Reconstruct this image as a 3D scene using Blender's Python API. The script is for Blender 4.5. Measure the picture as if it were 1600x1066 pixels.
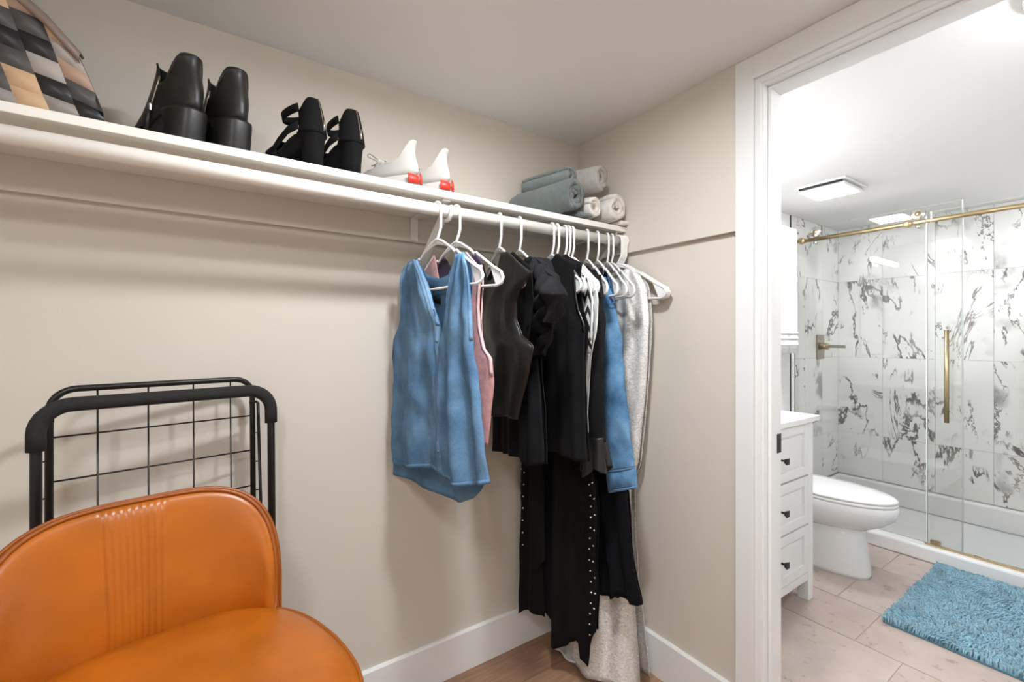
import bpy, bmesh, math, random
from mathutils import Vector, Matrix, noise

random.seed(7)
R_ = math.radians
for o in list(bpy.data.objects):
    bpy.data.objects.remove(o)
SC = bpy.context.scene
COL = SC.collection

# ------------------------------------------------------------------ camera, world, exposure
F_PX, YAW, HOR = 698.24, R_(55.807), 528.25
CAM = Vector((-1.3985, -1.5182, 1.2675))
FWD = Vector((math.cos(YAW), math.sin(YAW), 0)); RGT = Vector((math.sin(YAW), -math.cos(YAW), 0))
cd = bpy.data.cameras.new('camera'); cam = bpy.data.objects.new('camera', cd); COL.objects.link(cam)
cam.location = CAM; cam.rotation_euler = (math.pi / 2, 0, YAW - math.pi / 2)
cd.sensor_width = 36; cd.lens = F_PX * 36 / 1600; cd.shift_y = -(533 - HOR) / 1600; cd.clip_start = 0.02
SC.camera = cam
w = bpy.data.worlds.new('world'); SC.world = w; w.use_nodes = True
w.node_tree.nodes['Background'].inputs[0].default_value = (1, 0.98, 0.95, 1)
w.node_tree.nodes['Background'].inputs[1].default_value = 0.0
vs = SC.view_settings
vs.view_transform = 'Standard'; vs.look = 'None'; vs.gamma = 1; vs.use_curve_mapping = False
vs.exposure = 0.0
LAMP_CLOSET, FILL_FRONT, LAMP_FAN, LAMP_VANITY, FILL_BATH, FILL_SHOWER = 375.0, 78.0, 108.0, 72.0, 26.0, 215.0

H = 2.13            # ceiling height
ZR = 1.606          # bottom of the thicker upper wall
ROD_Y, ROD_Z, ROD_R = -0.29, 1.650, 0.0180
SHELF_Z = 1.709


def ray(px, py):
    return FWD + RGT * ((px - 800) / F_PX) + Vector((0, 0, (HOR - py) / F_PX))


def hit(px, py, ax, val):
    d = ray(px, py); i = 'xyz'.index(ax)
    return CAM + d * ((val - CAM[i]) / d[i])


# ------------------------------------------------------------------ node helpers
def lin(c):
    return tuple(((v / 255) / 12.92 if v / 255 <= .04045 else ((v / 255 + .055) / 1.055) ** 2.4) for v in c) + (1,)


class NT:
    def __init__(s, m):
        s.t = m.node_tree; s.n = s.t.nodes; s.l = s.t.links

    def add(s, typ, **kw):
        nd = s.n.new(typ)
        for k, v in kw.items():
            if k.startswith('i_'):
                key = k[2:]
                key = int(key) if key.isdigit() else key.replace('_', ' ')
                nd.inputs[key].default_value = v
            else:
                setattr(nd, k, v)
        return nd

    def ln(s, a, b):
        s.l.new(a, b)


def ramp(nt, fac, stops):
    r = nt.add('ShaderNodeValToRGB')
    e = r.color_ramp.elements
    while len(e) < len(stops):
        e.new(0.5)
    for k, (p, c) in enumerate(stops):
        e[k].position = p; e[k].color = c if len(c) == 4 else tuple(c) + (1,)
    nt.ln(fac, r.inputs[0])
    return r


def mat(name, col, rough=0.6, metal=0.0, var=0.0, vscale=8.0, bump=0.0, bscale=200.0, bdist=0.002, spec=0.5,
        sheen=0.0, stretch=None, coat=0.0, detail=3.0):
    m = bpy.data.materials.new(name); m.use_nodes = True
    nt = NT(m); b = nt.n['Principled BSDF']
    b.inputs['Roughness'].default_value = rough; b.inputs['Metallic'].default_value = metal
    b.inputs['Specular IOR Level'].default_value = spec
    b.inputs['Sheen Weight'].default_value = sheen; b.inputs['Coat Weight'].default_value = coat
    tc = nt.add('ShaderNodeTexCoord')
    src = tc.outputs['Object']
    if stretch:
        mp = nt.add('ShaderNodeMapping'); mp.inputs['Scale'].default_value = stretch
        nt.ln(src, mp.inputs[0]); src = mp.outputs[0]
    c = lin(col)
    if var > 0:
        no = nt.add('ShaderNodeTexNoise', i_Scale=vscale, i_Detail=detail); nt.ln(src, no.inputs['Vector'])
        lo = tuple(max(0, v * (1 - var)) for v in c[:3]); hi = tuple(min(1, v * (1 + var)) for v in c[:3])
        r = ramp(nt, no.outputs[0], [(0.3, lo), (0.7, hi)]); nt.ln(r.outputs[0], b.inputs['Base Color'])
    else:
        b.inputs['Base Color'].default_value = c
    if bump > 0:
        nb = nt.add('ShaderNodeTexNoise', i_Scale=bscale, i_Detail=2.0); nt.ln(src, nb.inputs['Vector'])
        bp = nt.add('ShaderNodeBump', i_Strength=bump, i_Distance=bdist)
        nt.ln(nb.outputs[0], bp.inputs['Height']); nt.ln(bp.outputs[0], b.inputs['Normal'])
    return m


def emit(name, col, s):
    m = bpy.data.materials.new(name); m.use_nodes = True
    b = m.node_tree.nodes['Principled BSDF']
    b.inputs['Base Color'].default_value = (0.8, 0.8, 0.8, 1)
    b.inputs['Emission Color'].default_value = lin(col); b.inputs['Emission Strength'].default_value = s
    return m


def marble():
    m = bpy.data.materials.new('marble'); m.use_nodes = True
    nt = NT(m); b = nt.n['Principled BSDF']; b.inputs['Roughness'].default_value = 0.12
    tc = nt.add('ShaderNodeTexCoord'); oi = nt.add('ShaderNodeObjectInfo')
    mul = nt.add('ShaderNodeVectorMath', operation='SCALE'); mul.inputs[0].default_value = (17.3, 29.1, 11.7)
    nt.ln(oi.outputs['Random'], mul.inputs['Scale'])
    ad = nt.add('ShaderNodeVectorMath', operation='ADD'); nt.ln(tc.outputs['Object'], ad.inputs[0]); nt.ln(mul.outputs[0], ad.inputs[1])
    mp = nt.add('ShaderNodeMapping'); mp.inputs['Rotation'].default_value = (0.75, 0.0, 0.2); mp.inputs['Scale'].default_value = (1, 2.0, 0.8)
    nt.ln(ad.outputs[0], mp.inputs[0])

    def vein(scale, dist, wid, soft, rough_=.6):
        n = nt.add('ShaderNodeTexNoise', i_Scale=scale, i_Detail=6.0, i_Roughness=rough_, i_Distortion=dist)
        nt.ln(mp.outputs[0], n.inputs['Vector'])
        s = nt.add('ShaderNodeMath', operation='SUBTRACT', i_1=0.5); nt.ln(n.outputs[0], s.inputs[0])
        a = nt.add('ShaderNodeMath', operation='ABSOLUTE'); nt.ln(s.outputs[0], a.inputs[0])
        r = nt.add('ShaderNodeMapRange'); r.inputs[1].default_value = wid; r.inputs[2].default_value = wid + soft
        r.inputs[3].default_value = 1; r.inputs[4].default_value = 0; nt.ln(a.outputs[0], r.inputs[0])
        return r.outputs[0]

    def mask(scale, lo, hi):
        n = nt.add('ShaderNodeTexNoise', i_Scale=scale, i_Detail=2.0); nt.ln(ad.outputs[0], n.inputs['Vector'])
        r = nt.add('ShaderNodeMapRange'); r.inputs[1].default_value = lo; r.inputs[2].default_value = hi; nt.ln(n.outputs[0], r.inputs[0])
        return r.outputs[0]

    def mul2(a, b_, k=1.0):
        x = nt.add('ShaderNodeMath', operation='MULTIPLY'); nt.ln(a, x.inputs[0]); nt.ln(b_, x.inputs[1])
        y = nt.add('ShaderNodeMath', operation='MULTIPLY', i_1=k); nt.ln(x.outputs[0], y.inputs[0])
        return y.outputs[0]
    v1 = mul2(vein(1.05, 0.35, 0.004, 0.008), mask(3.1, 0.49, 0.60), 0.9)
    v2 = mul2(vein(1.7, 0.8, 0.003, 0.012, .65), mask(4.3, 0.51, 0.59), 0.8)
    v3 = mul2(vein(1.05, 0.35, 0.018, 0.05), mask(3.7, 0.60, 0.70), 0.5)
    s1 = nt.add('ShaderNodeMath', operation='MAXIMUM'); nt.ln(v1, s1.inputs[0]); nt.ln(v2, s1.inputs[1])
    s2 = nt.add('ShaderNodeMath', operation='MAXIMUM'); nt.ln(s1.outputs[0], s2.inputs[0]); nt.ln(v3, s2.inputs[1])
    r = ramp(nt, s2.outputs[0], [(0.0, lin((238, 237, 234))[:3]), (0.45, lin((165, 162, 158))[:3]), (1.0, lin((72, 70, 70))[:3])])
    nt.ln(r.outputs[0], b.inputs['Base Color'])
    return m


def random_tint(name, cols, rough, vscale, bump=0.0, bscale=60, stretch=None, grain=0.12, pits=None):
    """colour that differs from piece to piece (Object Info random) plus grain"""
    m = bpy.data.materials.new(name); m.use_nodes = True
    nt = NT(m); b = nt.n['Principled BSDF']; b.inputs['Roughness'].default_value = rough
    oi = nt.add('ShaderNodeObjectInfo'); tc = nt.add('ShaderNodeTexCoord')
    r = ramp(nt, oi.outputs['Random'], [(k / max(1, len(cols) - 1), lin(c)[:3]) for k, c in enumerate(cols)])
    mul = nt.add('ShaderNodeVectorMath', operation='SCALE'); mul.inputs[0].default_value = (13.3, 7.1, 5.7)
    nt.ln(oi.outputs['Random'], mul.inputs['Scale'])
    ad = nt.add('ShaderNodeVectorMath', operation='ADD'); nt.ln(tc.outputs['Object'], ad.inputs[0]); nt.ln(mul.outputs[0], ad.inputs[1])
    src = ad.outputs[0]
    if stretch:
        mp = nt.add('ShaderNodeMapping'); mp.inputs['Scale'].default_value = stretch; nt.ln(src, mp.inputs[0]); src = mp.outputs[0]
    n = nt.add('ShaderNodeTexNoise', i_Scale=vscale, i_Detail=5.0, i_Roughness=0.65); nt.ln(src, n.inputs['Vector'])
    g = ramp(nt, n.outputs[0], [(0.3, (1 - grain * 2,) * 3), (0.7, (1 + grain,) * 3)])
    mx = nt.add('ShaderNodeMix', data_type='RGBA', blend_type='MULTIPLY'); mx.inputs[0].default_value = 1
    nt.ln(r.outputs[0], mx.inputs[6]); nt.ln(g.outputs[0], mx.inputs[7])
    out = mx.outputs[2]
    if pits:
        n2 = nt.add('ShaderNodeTexNoise', i_Scale=pits, i_Detail=4.0, i_Roughness=0.7); nt.ln(src, n2.inputs['Vector'])
        g2 = ramp(nt, n2.outputs[0], [(0.33, (0.72, 0.68, 0.64)), (0.40, (1, 1, 1))])
        m2 = nt.add('ShaderNodeMix', data_type='RGBA', blend_type='MULTIPLY'); m2.inputs[0].default_value = 1
        nt.ln(out, m2.inputs[6]); nt.ln(g2.outputs[0], m2.inputs[7]); out = m2.outputs[2]
    nt.ln(out, b.inputs['Base Color'])
    if bump:
        bp = nt.add('ShaderNodeBump', i_Strength=bump, i_Distance=0.002); nt.ln(n.outputs[0], bp.inputs['Height']); nt.ln(bp.outputs[0], b.inputs['Normal'])
    return m


def glassy():
    m = bpy.data.materials.new('shower_glass'); m.use_nodes = True
    nt = NT(m); nt.n.remove(nt.n['Principled BSDF']); out = nt.n['Material Output']
    t = nt.add('ShaderNodeBsdfTransparent'); t.inputs[0].default_value = (0.985, 0.99, 0.985, 1)
    g = nt.add('ShaderNodeBsdfGlossy'); g.inputs['Roughness'].default_value = 0.0; g.inputs[0].default_value = (1, 1, 1, 1)
    f = nt.add('ShaderNodeFresnel', i_IOR=1.5)
    mx = nt.add('ShaderNodeMixShader'); nt.ln(f.outputs[0], mx.inputs[0]); nt.ln(t.outputs[0], mx.inputs[1]); nt.ln(g.outputs[0], mx.inputs[2])
    nt.ln(mx.outputs[0], out.inputs[0])
    return m


def denim(name, dark, light, vs=9.0):
    m = bpy.data.materials.new(name); m.use_nodes = True
    nt = NT(m); b = nt.n['Principled BSDF']; b.inputs['Roughness'].default_value = 0.92; b.inputs['Specular IOR Level'].default_value = 0.2
    tc = nt.add('ShaderNodeTexCoord')
    n = nt.add('ShaderNodeTexNoise', i_Scale=vs, i_Detail=4.0, i_Roughness=0.6); nt.ln(tc.outputs['Object'], n.inputs['Vector'])
    r = ramp(nt, n.outputs[0], [(0.32, lin(dark)[:3]), (0.68, lin(light)[:3])])
    mp = nt.add('ShaderNodeMapping'); mp.inputs['Scale'].default_value = (900, 900, 160); nt.ln(tc.outputs['Object'], mp.inputs[0])
    n2 = nt.add('ShaderNodeTexNoise', i_Scale=1.0, i_Detail=1.0); nt.ln(mp.outputs[0], n2.inputs['Vector'])
    g = ramp(nt, n2.outputs[0], [(0.3, (0.78,) * 3), (0.7, (1.12,) * 3)])
    mx = nt.add('ShaderNodeMix', data_type='RGBA', blend_type='MULTIPLY'); mx.inputs[0].default_value = 1
    nt.ln(r.outputs[0], mx.inputs[6]); nt.ln(g.outputs[0], mx.inputs[7]); nt.ln(mx.outputs[2], b.inputs['Base Color'])
    bp = nt.add('ShaderNodeBump', i_Strength=0.15, i_Distance=0.001); nt.ln(n2.outputs[0], bp.inputs['Height']); nt.ln(bp.outputs[0], b.inputs['Normal'])
    return m


def zigzag():
    m = bpy.data.materials.new('zigzag_print'); m.use_nodes = True
    nt = NT(m); b = nt.n['Principled BSDF']; b.inputs['Roughness'].default_value = 0.8
    tc = nt.add('ShaderNodeTexCoord'); sx = nt.add('ShaderNodeSeparateXYZ'); nt.ln(tc.outputs['Object'], sx.inputs[0])

    def M(op, a, v):
        x = nt.add('ShaderNodeMath', operation=op)
        nt.ln(a, x.inputs[0])
        if isinstance(v, (int, float)):
            x.inputs[1].default_value = v
        else:
            nt.ln(v, x.inputs[1])
        return x.outputs[0]
    tri = M('PINGPONG', M('MULTIPLY', sx.outputs[1], 1.0), 0.016)
    z = M('ADD', M('MULTIPLY', tri, 1.6), sx.outputs[2])
    band = M('GREATER_THAN', M('MODULO', M('ADD', z, 4.0), 0.052), 0.024)
    r = ramp(nt, band, [(0.4, lin((18, 18, 20))[:3]), (0.6, lin((232, 230, 226))[:3])])
    nt.ln(r.outputs[0], b.inputs['Base Color'])
    return m


def shimmer():
    m = bpy.data.materials.new('silver_shimmer'); m.use_nodes = True
    nt = NT(m); b = nt.n['Principled BSDF']
    b.inputs['Metallic'].default_value = 0.2; b.inputs['Roughness'].default_value = 0.42
    tc = nt.add('ShaderNodeTexCoord'); mp = nt.add('ShaderNodeMapping'); mp.inputs['Scale'].default_value = (1, 0.6, 1.4); nt.ln(tc.outputs['Object'], mp.inputs[0])
    n = nt.add('ShaderNodeTexNoise', i_Scale=150.0, i_Detail=2.0, i_Roughness=0.7, i_Distortion=1.0); nt.ln(mp.outputs[0], n.inputs['Vector'])
    r = ramp(nt, n.outputs[0], [(0.30, lin((196, 192, 186))[:3]), (0.66, lin((254, 251, 247))[:3])]); nt.ln(r.outputs[0], b.inputs['Base Color'])
    bp = nt.add('ShaderNodeBump', i_Strength=0.7, i_Distance=0.002); nt.ln(n.outputs[0], bp.inputs['Height']); nt.ln(bp.outputs[0], b.inputs['Normal'])
    return m


WALL = mat('wall_paint', (215, 207, 195), 0.75, var=0.015, vscale=1.5, bump=0.12, bscale=160, bdist=0.0015)
CEIL = mat('ceiling_paint', (236, 235, 233), 0.85, bump=0.08, bscale=120)
TRIM = mat('white_trim', (238, 238, 237), 0.4)
SHELFW = mat('shelf_paint', (238, 234, 226), 0.45, var=0.01, vscale=20)
BWALL = mat('bathroom_paint', (238, 238, 236), 0.6)
WOOD = random_tint('wood_plank', [(160, 123, 98), (170, 134, 108), (152, 116, 92)], 0.42, 9.0, 0.05, stretch=(0.6, 9, 9), grain=0.16)
TILEF = random_tint('travertine_tile', [(190, 172, 161), (197, 180, 170), (185, 167, 156)], 0.38, 7.0, 0.03, grain=0.07, pits=18)
GROUT = mat('grout', (188, 172, 160), 0.9)
MARBLE = marble()
WGROUT = mat('white_grout', (222, 221, 218), 0.8)
PORC = mat('porcelain', (240, 240, 239), 0.12, coat=0.3)
WHITEC = mat('vanity_paint', (236, 236, 234), 0.4)
QUARTZ = mat('quartz_top', (244, 244, 243), 0.2)
BLACKM = mat('black_metal', (26, 25, 25), 0.45, 0.3)
TUBEM = mat('black_tube', (30, 28, 27), 0.35, 0.2)
FOAM = mat('black_foam', (33, 32, 31), 0.9, bump=0.2, bscale=600)
BRASS = mat('brushed_brass', (206, 184, 142), 0.28, 1.0)
NICKEL = mat('brushed_nickel', (165, 158, 145), 0.3, 1.0)
CHROME = mat('bright_metal', (225, 222, 215), 0.15, 1.0)
GLASS = glassy()
GEDGE = mat('glass_edge', (226, 232, 230), 0.2)
PLASTIC = mat('white_plastic', (243, 242, 240), 0.35, spec=0.5)
LEATHER = mat('cognac_leather', (170, 92, 18), 0.33, var=0.20, vscale=6.0, bump=0.10, bscale=220, bdist=0.001, spec=0.45)
PIPING = mat('cognac_piping', (146, 76, 16), 0.4)
DENIM = denim('blue_chambray', (78, 114, 149), (110, 147, 180), 9)
DENIML = denim('light_chambray', (88, 124, 158), (130, 162, 192))
DENIM2 = denim('mid_denim', (70, 112, 152), (112, 154, 190), 14)
PINK = mat('pink_velvet', (196, 140, 138), 0.55, var=0.25, vscale=40, sheen=0.4, bump=0.3, bscale=120)
PINKT = mat('pink_binding', (224, 188, 186), 0.6)
PLUM = mat('plum_lining', (70, 58, 78), 0.8)
BLEATHER = mat('black_leather', (36, 34, 32), 0.42, var=0.15, vscale=20, bump=0.08, bscale=300, spec=0.4)
BCLOTH = mat('black_cloth', (15, 14, 14), 0.9, var=0.12, vscale=15, spec=0.2)
BCREPE = mat('black_crepe', (18, 17, 20), 0.85, var=0.12, vscale=18, spec=0.25, bump=0.2, bscale=500)
BSATIN = mat('black_satin', (28, 27, 28), 0.32, var=0.1, vscale=15)
NAVY = mat('navy_cloth', (15, 15, 21), 0.85, spec=0.2)
STUDM = mat('silver_stud', (230, 228, 222), 0.18, 1.0)
SILVER = shimmer()
LACE = mat('white_lining', (222, 220, 217), 0.7, var=0.05, vscale=60, bump=0.3, bscale=200)
WHITECLOTH = mat('white_cloth', (235, 234, 231), 0.85, bump=0.2, bscale=300)
ZIG = zigzag()


def terry(name, c):
    return mat(name, c, 0.95, var=0.12, vscale=60, bump=0.8, bscale=420, bdist=0.004, sheen=0.35)


T_DARK = terry('terry_slate', (98, 107, 104)); T_MID = terry('terry_sage', (130, 140, 137)); T_LIGHT = terry('terry_grey', (188, 184, 176))
T_WHITE = terry('terry_white', (240, 233, 224)); T_BATH = terry('terry_pure_white', (244, 243, 241))
RUGM = mat('blue_chenille', (126, 166, 182), 0.95, var=0.25, vscale=24, sheen=0.3)
RUGB = mat('blue_mat_base', (84, 128, 146), 0.95)
SHOEB = mat('black_shoe_leather', (24, 22, 20), 0.46, var=0.1, vscale=30, bump=0.25, bscale=260, bdist=0.001)
HEELB = mat('black_heel', (26, 24, 22), 0.42)
SUEDE = mat('black_suede', (11, 10, 10), 0.9, spec=0.25)
KNIT = mat('white_knit', (194, 190, 184), 0.75, bump=0.3, bscale=350, bdist=0.001)
KNITG = mat('grey_knit', (186, 182, 174), 0.8, var=0.3, vscale=120)
RED = mat('red_rubber', (226, 52, 34), 0.45)
LACEG = mat('grey_lace', (130, 128, 122), 0.8)
BAGC = [mat('bag_black', (26, 25, 27), 0.42), mat('bag_charcoal', (74, 72, 71), 0.45), mat('bag_grey', (142, 135, 130), 0.5),
        mat('bag_silver', (168, 160, 154), 0.5), mat('bag_tan', (198, 163, 128), 0.5), mat('bag_rose', (170, 142, 124), 0.5)]
BAGTRIM = mat('bag_trim', (128, 112, 98), 0.5)


# ------------------------------------------------------------------ object helpers
def tag(o, label=None, cat=None, group=None, kind=None):
    if label: o['label'] = label
    if cat: o['category'] = cat
    if group: o['group'] = group
    if kind: o['kind'] = kind
    return o


def thing(name, label, cat, loc=(0, 0, 0), rotz=0.0, group=None):
    o = bpy.data.objects.new(name, None); COL.objects.link(o)
    o.location = loc; o.rotation_euler = (0, 0, rotz); o.empty_display_size = 0.05
    return tag(o, label, cat, group)


def build(name, verts, faces, m, parent=None, smooth=True, origin=None, solid=0.0, bevel=0.0, sub=0, offset=0.0):
    """verts in the parent's frame (or world coordinates when origin is given: they are shifted by it)"""
    og = Vector(origin) if origin is not None else None
    me = bpy.data.meshes.new(name)
    vv = [tuple(Vector(v) - og) for v in verts] if og is not None else [tuple(v) for v in verts]
    me.from_pydata(vv, [], faces); me.update()
    bm = bmesh.new(); bm.from_mesh(me)
    bmesh.ops.recalc_face_normals(bm, faces=bm.faces); bm.to_mesh(me); bm.free()
    if smooth:
        me.polygons.foreach_set('use_smooth', [True] * len(me.polygons))
    me.materials.append(m)
    o = bpy.data.objects.new(name, me); COL.objects.link(o)
    if parent is not None:
        o.parent = parent
    elif og is not None:
        o.location = og
    if sub:
        md = o.modifiers.new('sub', 'SUBSURF'); md.levels = sub; md.render_levels = sub
    if solid:
        md = o.modifiers.new('solid', 'SOLIDIFY'); md.thickness = solid; md.offset = offset
    if bevel:
        md = o.modifiers.new('bevel', 'BEVEL'); md.width = bevel; md.segments = 2; md.limit_method = 'ANGLE'
    return o


class MB:
    def __init__(s):
        s.v = []; s.f = []

    def add(s, v, f):
        k = len(s.v); s.v += [tuple(p) for p in v]; s.f += [tuple(i + k for i in q) for q in f]
        return s

    def box(s, x0, x1, y0, y1, z0, z1):
        v = [(x, y, z) for x in (x0, x1) for y in (y0, y1) for z in (z0, z1)]
        return s.add(v, [(0, 1, 3, 2), (4, 6, 7, 5), (0, 4, 5, 1), (2, 3, 7, 6), (0, 2, 6, 4), (1, 5, 7, 3)])

    def tube(s, pts, r, n=8, closed=False, caps=True):
        pts = [Vector(p) for p in pts]; m = len(pts)
        rr = r if isinstance(r, (list, tuple)) else [r] * m
        tg = []
        for i in range(m):
            if closed:
                t = pts[(i + 1) % m] - pts[i - 1]
            else:
                t = pts[min(i + 1, m - 1)] - pts[max(i - 1, 0)]
            tg.append(t.normalized() if t.length > 1e-9 else Vector((0, 0, 1)))
        a = Vector((0, 0, 1)) if abs(tg[0].z) < 0.9 else Vector((1, 0, 0))
        u = tg[0].cross(a).normalized(); V = []; Fc = []
        for i in range(m):
            u = (u - tg[i] * u.dot(tg[i])).normalized(); w_ = tg[i].cross(u)
            for k in range(n):
                an = 2 * math.pi * k / n
                V.append(pts[i] + (u * math.cos(an) + w_ * math.sin(an)) * rr[i])
        for i in range(m if closed else m - 1):
            j = (i + 1) % m
            for k in range(n):
                k2 = (k + 1) % n
                Fc.append((i * n + k, i * n + k2, j * n + k2, j * n + k))
        if caps and not closed:
            Fc.append(tuple(range(n))); Fc.append(tuple((m - 1) * n + k for k in range(n)))
        return s.add(V, Fc)

    def lathe(s, prof, c=(0, 0, 0), n=24, axis='z'):
        V = []; Fc = []; m = len(prof)
        for r, h in prof:
            for k in range(n):
                an = 2 * math.pi * k / n
                p = (r * math.cos(an), r * math.sin(an), h)
                if axis == 'x': p = (p[2], p[0], p[1])
                if axis == 'y': p = (p[0], p[2], p[1])
                V.append((p[0] + c[0], p[1] + c[1], p[2] + c[2]))
        for i in range(m - 1):
            for k in range(n):
                k2 = (k + 1) % n
                Fc.append((i * n + k, i * n + k2, (i + 1) * n + k2, (i + 1) * n + k))
        Fc.append(tuple(range(n))); Fc.append(tuple((m - 1) * n + k for k in range(n)))
        return s.add(V, Fc)

    def loft(s, rings, cap0=True, cap1=True):
        n = len(rings[0]); V = [p for r in rings for p in r]; Fc = []
        for i in range(len(rings) - 1):
            for k in range(n):
                k2 = (k + 1) % n
                Fc.append((i * n + k, i * n + k2, (i + 1) * n + k2, (i + 1) * n + k))
        if cap0: Fc.append(tuple(range(n)))
        if cap1: Fc.append(tuple((len(rings) - 1) * n + k for k in range(n)))
        return s.add(V, Fc)

    def grid(s, g):
        a = len(g); b = len(g[0])
        return s.add([p for r in g for p in r], [(i * b + j, i * b + j + 1, (i + 1) * b + j + 1, (i + 1) * b + j) for i in range(a - 1) for j in range(b - 1)])

    def out(s, name, m, parent=None, **k):
        return build(name, s.v, s.f, m, parent, **k)


def bx(name, d, m, parent=None, bevel=0.0, origin=None):
    return MB().box(*d).out(name, m, parent, smooth=False, bevel=bevel, origin=origin)


def struct(o):
    o['kind'] = 'structure'; return o


def dup(root, loc, rotz, label=None, group=None):
    r = root.copy(); COL.objects.link(r); r.location = loc; r.rotation_euler = (0, 0, rotz)
    if label: r['label'] = label
    if group: r['group'] = group
    for ch in list(root.children):
        c = ch.copy(); COL.objects.link(c); c.parent = r
        for g in list(ch.children):
            d = g.copy(); COL.objects.link(d); d.parent = c
    return r


def arc(c, r, a0, a1, n, ax1, ax2):
    c = Vector(c); ax1 = Vector(ax1); ax2 = Vector(ax2)
    return [c + ax1 * (r * math.cos(a0 + (a1 - a0) * k / n)) + ax2 * (r * math.sin(a0 + (a1 - a0) * k / n)) for k in range(n + 1)]


def smooth(a, b, x):
    t = max(0.0, min(1.0, (x - a) / (b - a))); return t * t * (3 - 2 * t)


def interp(pts, x):
    if x <= pts[0][0]: return pts[0][1]
    for (a, b), (c, d) in zip(pts, pts[1:]):
        if x <= c:
            return b + (d - b) * (x - a) / (c - a) if c > a else d
    return pts[-1][1]


# ------------------------------------------------------------------ SETTING: closet
UT = 0.021                                   # extra thickness of the upper wall
XL, YF = -2.45, -2.35                        # far ends of the closet behind / left of the camera
T = 0.10
o = MB(); o.box(XL, T, 0, 0.12, 0, H); o.box(XL, T, -UT, 0.001, ZR, H)
struct(o.out('wall_back', WALL, smooth=False))
JY, JY2, DH = -0.825, -1.580, 2.038          # bathroom doorway
DY0, DY1 = JY + 0.0195, JY2 - 0.0195
o = MB(); o.box(0, T - 0.012, DY0, 0, 0, H); o.box(-UT, 0.001, JY + 0.078, -UT, ZR, H)
o.box(0, T - 0.012, YF, DY1, 0, H); o.box(-UT, 0.001, YF, JY2 - 0.078, ZR, H)
o.box(0, T - 0.012, DY1, DY0, DH + 0.0195, H)
struct(o.out('wall_right', WALL, smooth=False))
struct(bx('wall_left', (XL - 0.1, XL, YF, 0.12, 0, H), WALL))
struct(bx('wall_front', (XL - 0.1, T, YF - 0.1, YF, 0, H), WALL))
struct(bx('ceiling', (XL - 0.1, T, YF - 0.1, 0.12, H, H + 0.1), CEIL))
fl = struct(bx('floor', (XL - 0.1, 0.02, YF - 0.1, 0.12, -0.1, -0.012), mat('subfloor', (90, 66, 50), 0.9)))
pw = 0.178
MB_pl = {}
yy = 0.0; row = 0
while yy > YF:
    xs = XL + [0.0, 0.62, 0.28, 0.9][row % 4] - 1.1
    while xs < 0.02:
        a, b = max(xs, XL), min(xs + 1.2, 0.02); y0 = max(yy - pw, YF)
        if b - a > 0.05:
            bx('plank', (a + 0.0006, b - 0.0006, y0 + 0.0006, yy - 0.0006, -0.012, 0), WOOD, fl, bevel=0.0008)
        xs += 1.2
    yy -= pw; row += 1
BH, BT = 0.152, 0.013


def baseboard(name, a, b, nrm):
    a = Vector(a); b = Vector(b); n = Vector(nrm)
    prof = [(0, 0), (BT, 0), (BT, BH - 0.006), (BT - 0.005, BH), (0, BH)]
    v = [p + n * d + Vector((0, 0, h)) for p in (a, b) for d, h in prof]
    k = len(prof)
    f = [(i, (i + 1) % k, k + (i + 1) % k, k + i) for i in range(k)] + [tuple(range(k)), tuple(range(k, 2 * k))]
    return struct(build(name, v, f, TRIM, smooth=False))


baseboard('baseboard_back', (XL, 0, 0), (-BT, 0, 0), (0, -1, 0))
baseboard('baseboard_right', (0, 0, 0), (0, JY + 0.0775, 0), (-1, 0, 0))
baseboard('baseboard_left', (XL, -BT, 0), (XL, YF + BT, 0), (1, 0, 0))
baseboard('baseboard_front', (XL, YF, 0), (0, YF, 0), (0, 1, 0))
# door lining and casing
o = MB()
o.box(-0.003, T + 0.003, JY, JY + 0.020, 0, DH + 0.02)
o.box(-0.003, T + 0.003, JY2 - 0.020, JY2, 0, DH + 0.02)
o.box(-0.003, T + 0.003, JY2, JY, DH, DH + 0.02)
jl = o.out('trim_1', TRIM, smooth=False, bevel=0.001); struct(jl)
o = MB()
o.box(0.022, 0.056, JY - 0.010, JY, 0, DH)
o.box(0.022, 0.056, JY2, JY2 + 0.010, 0, DH)
o.box(0.022, 0.056, JY2 + 0.010, JY - 0.010, DH - 0.010, DH)
o.out('door_stop', TRIM, jl, smooth=False, bevel=0.0015)
bx('strike_plate', (0.078, T + 0.0035, JY - 0.0015, JY + 0.001, 0.905, 0.965), BLACKM, jl, bevel=0.0005)


def casing(name, xf, sgn):
    """stepped casing around the doorway on one wall face"""
    o = MB()
    for (d0, d1, th) in ((0.0, 0.017, 0.014), (0.017, 0.073, 0.023)):
        x0, x1 = sorted((xf, xf + sgn * th))
        e0, e1 = (d0, d1) if d0 == 0 else (d0, H - DH - 0.0045)
        o.box(x0, x1, JY + 0.004 + d0, JY + 0.004 + d1, 0, DH + 0.004 + e1)
        o.box(x0, x1, JY2 - 0.004 - d1, JY2 - 0.004 - d0, 0, DH + 0.004 + e1)
        o.box(x0, x1, JY2 - 0.004 - d0, JY + 0.004 + d0, DH + 0.004 + e0, DH + 0.004 + e1)
    return struct(o.out(name, TRIM, smooth=False, bevel=0.0012))


casing('trim_2', -0.0005, -1)
casing('trim_3', T + 0.0005, 1)

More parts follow.
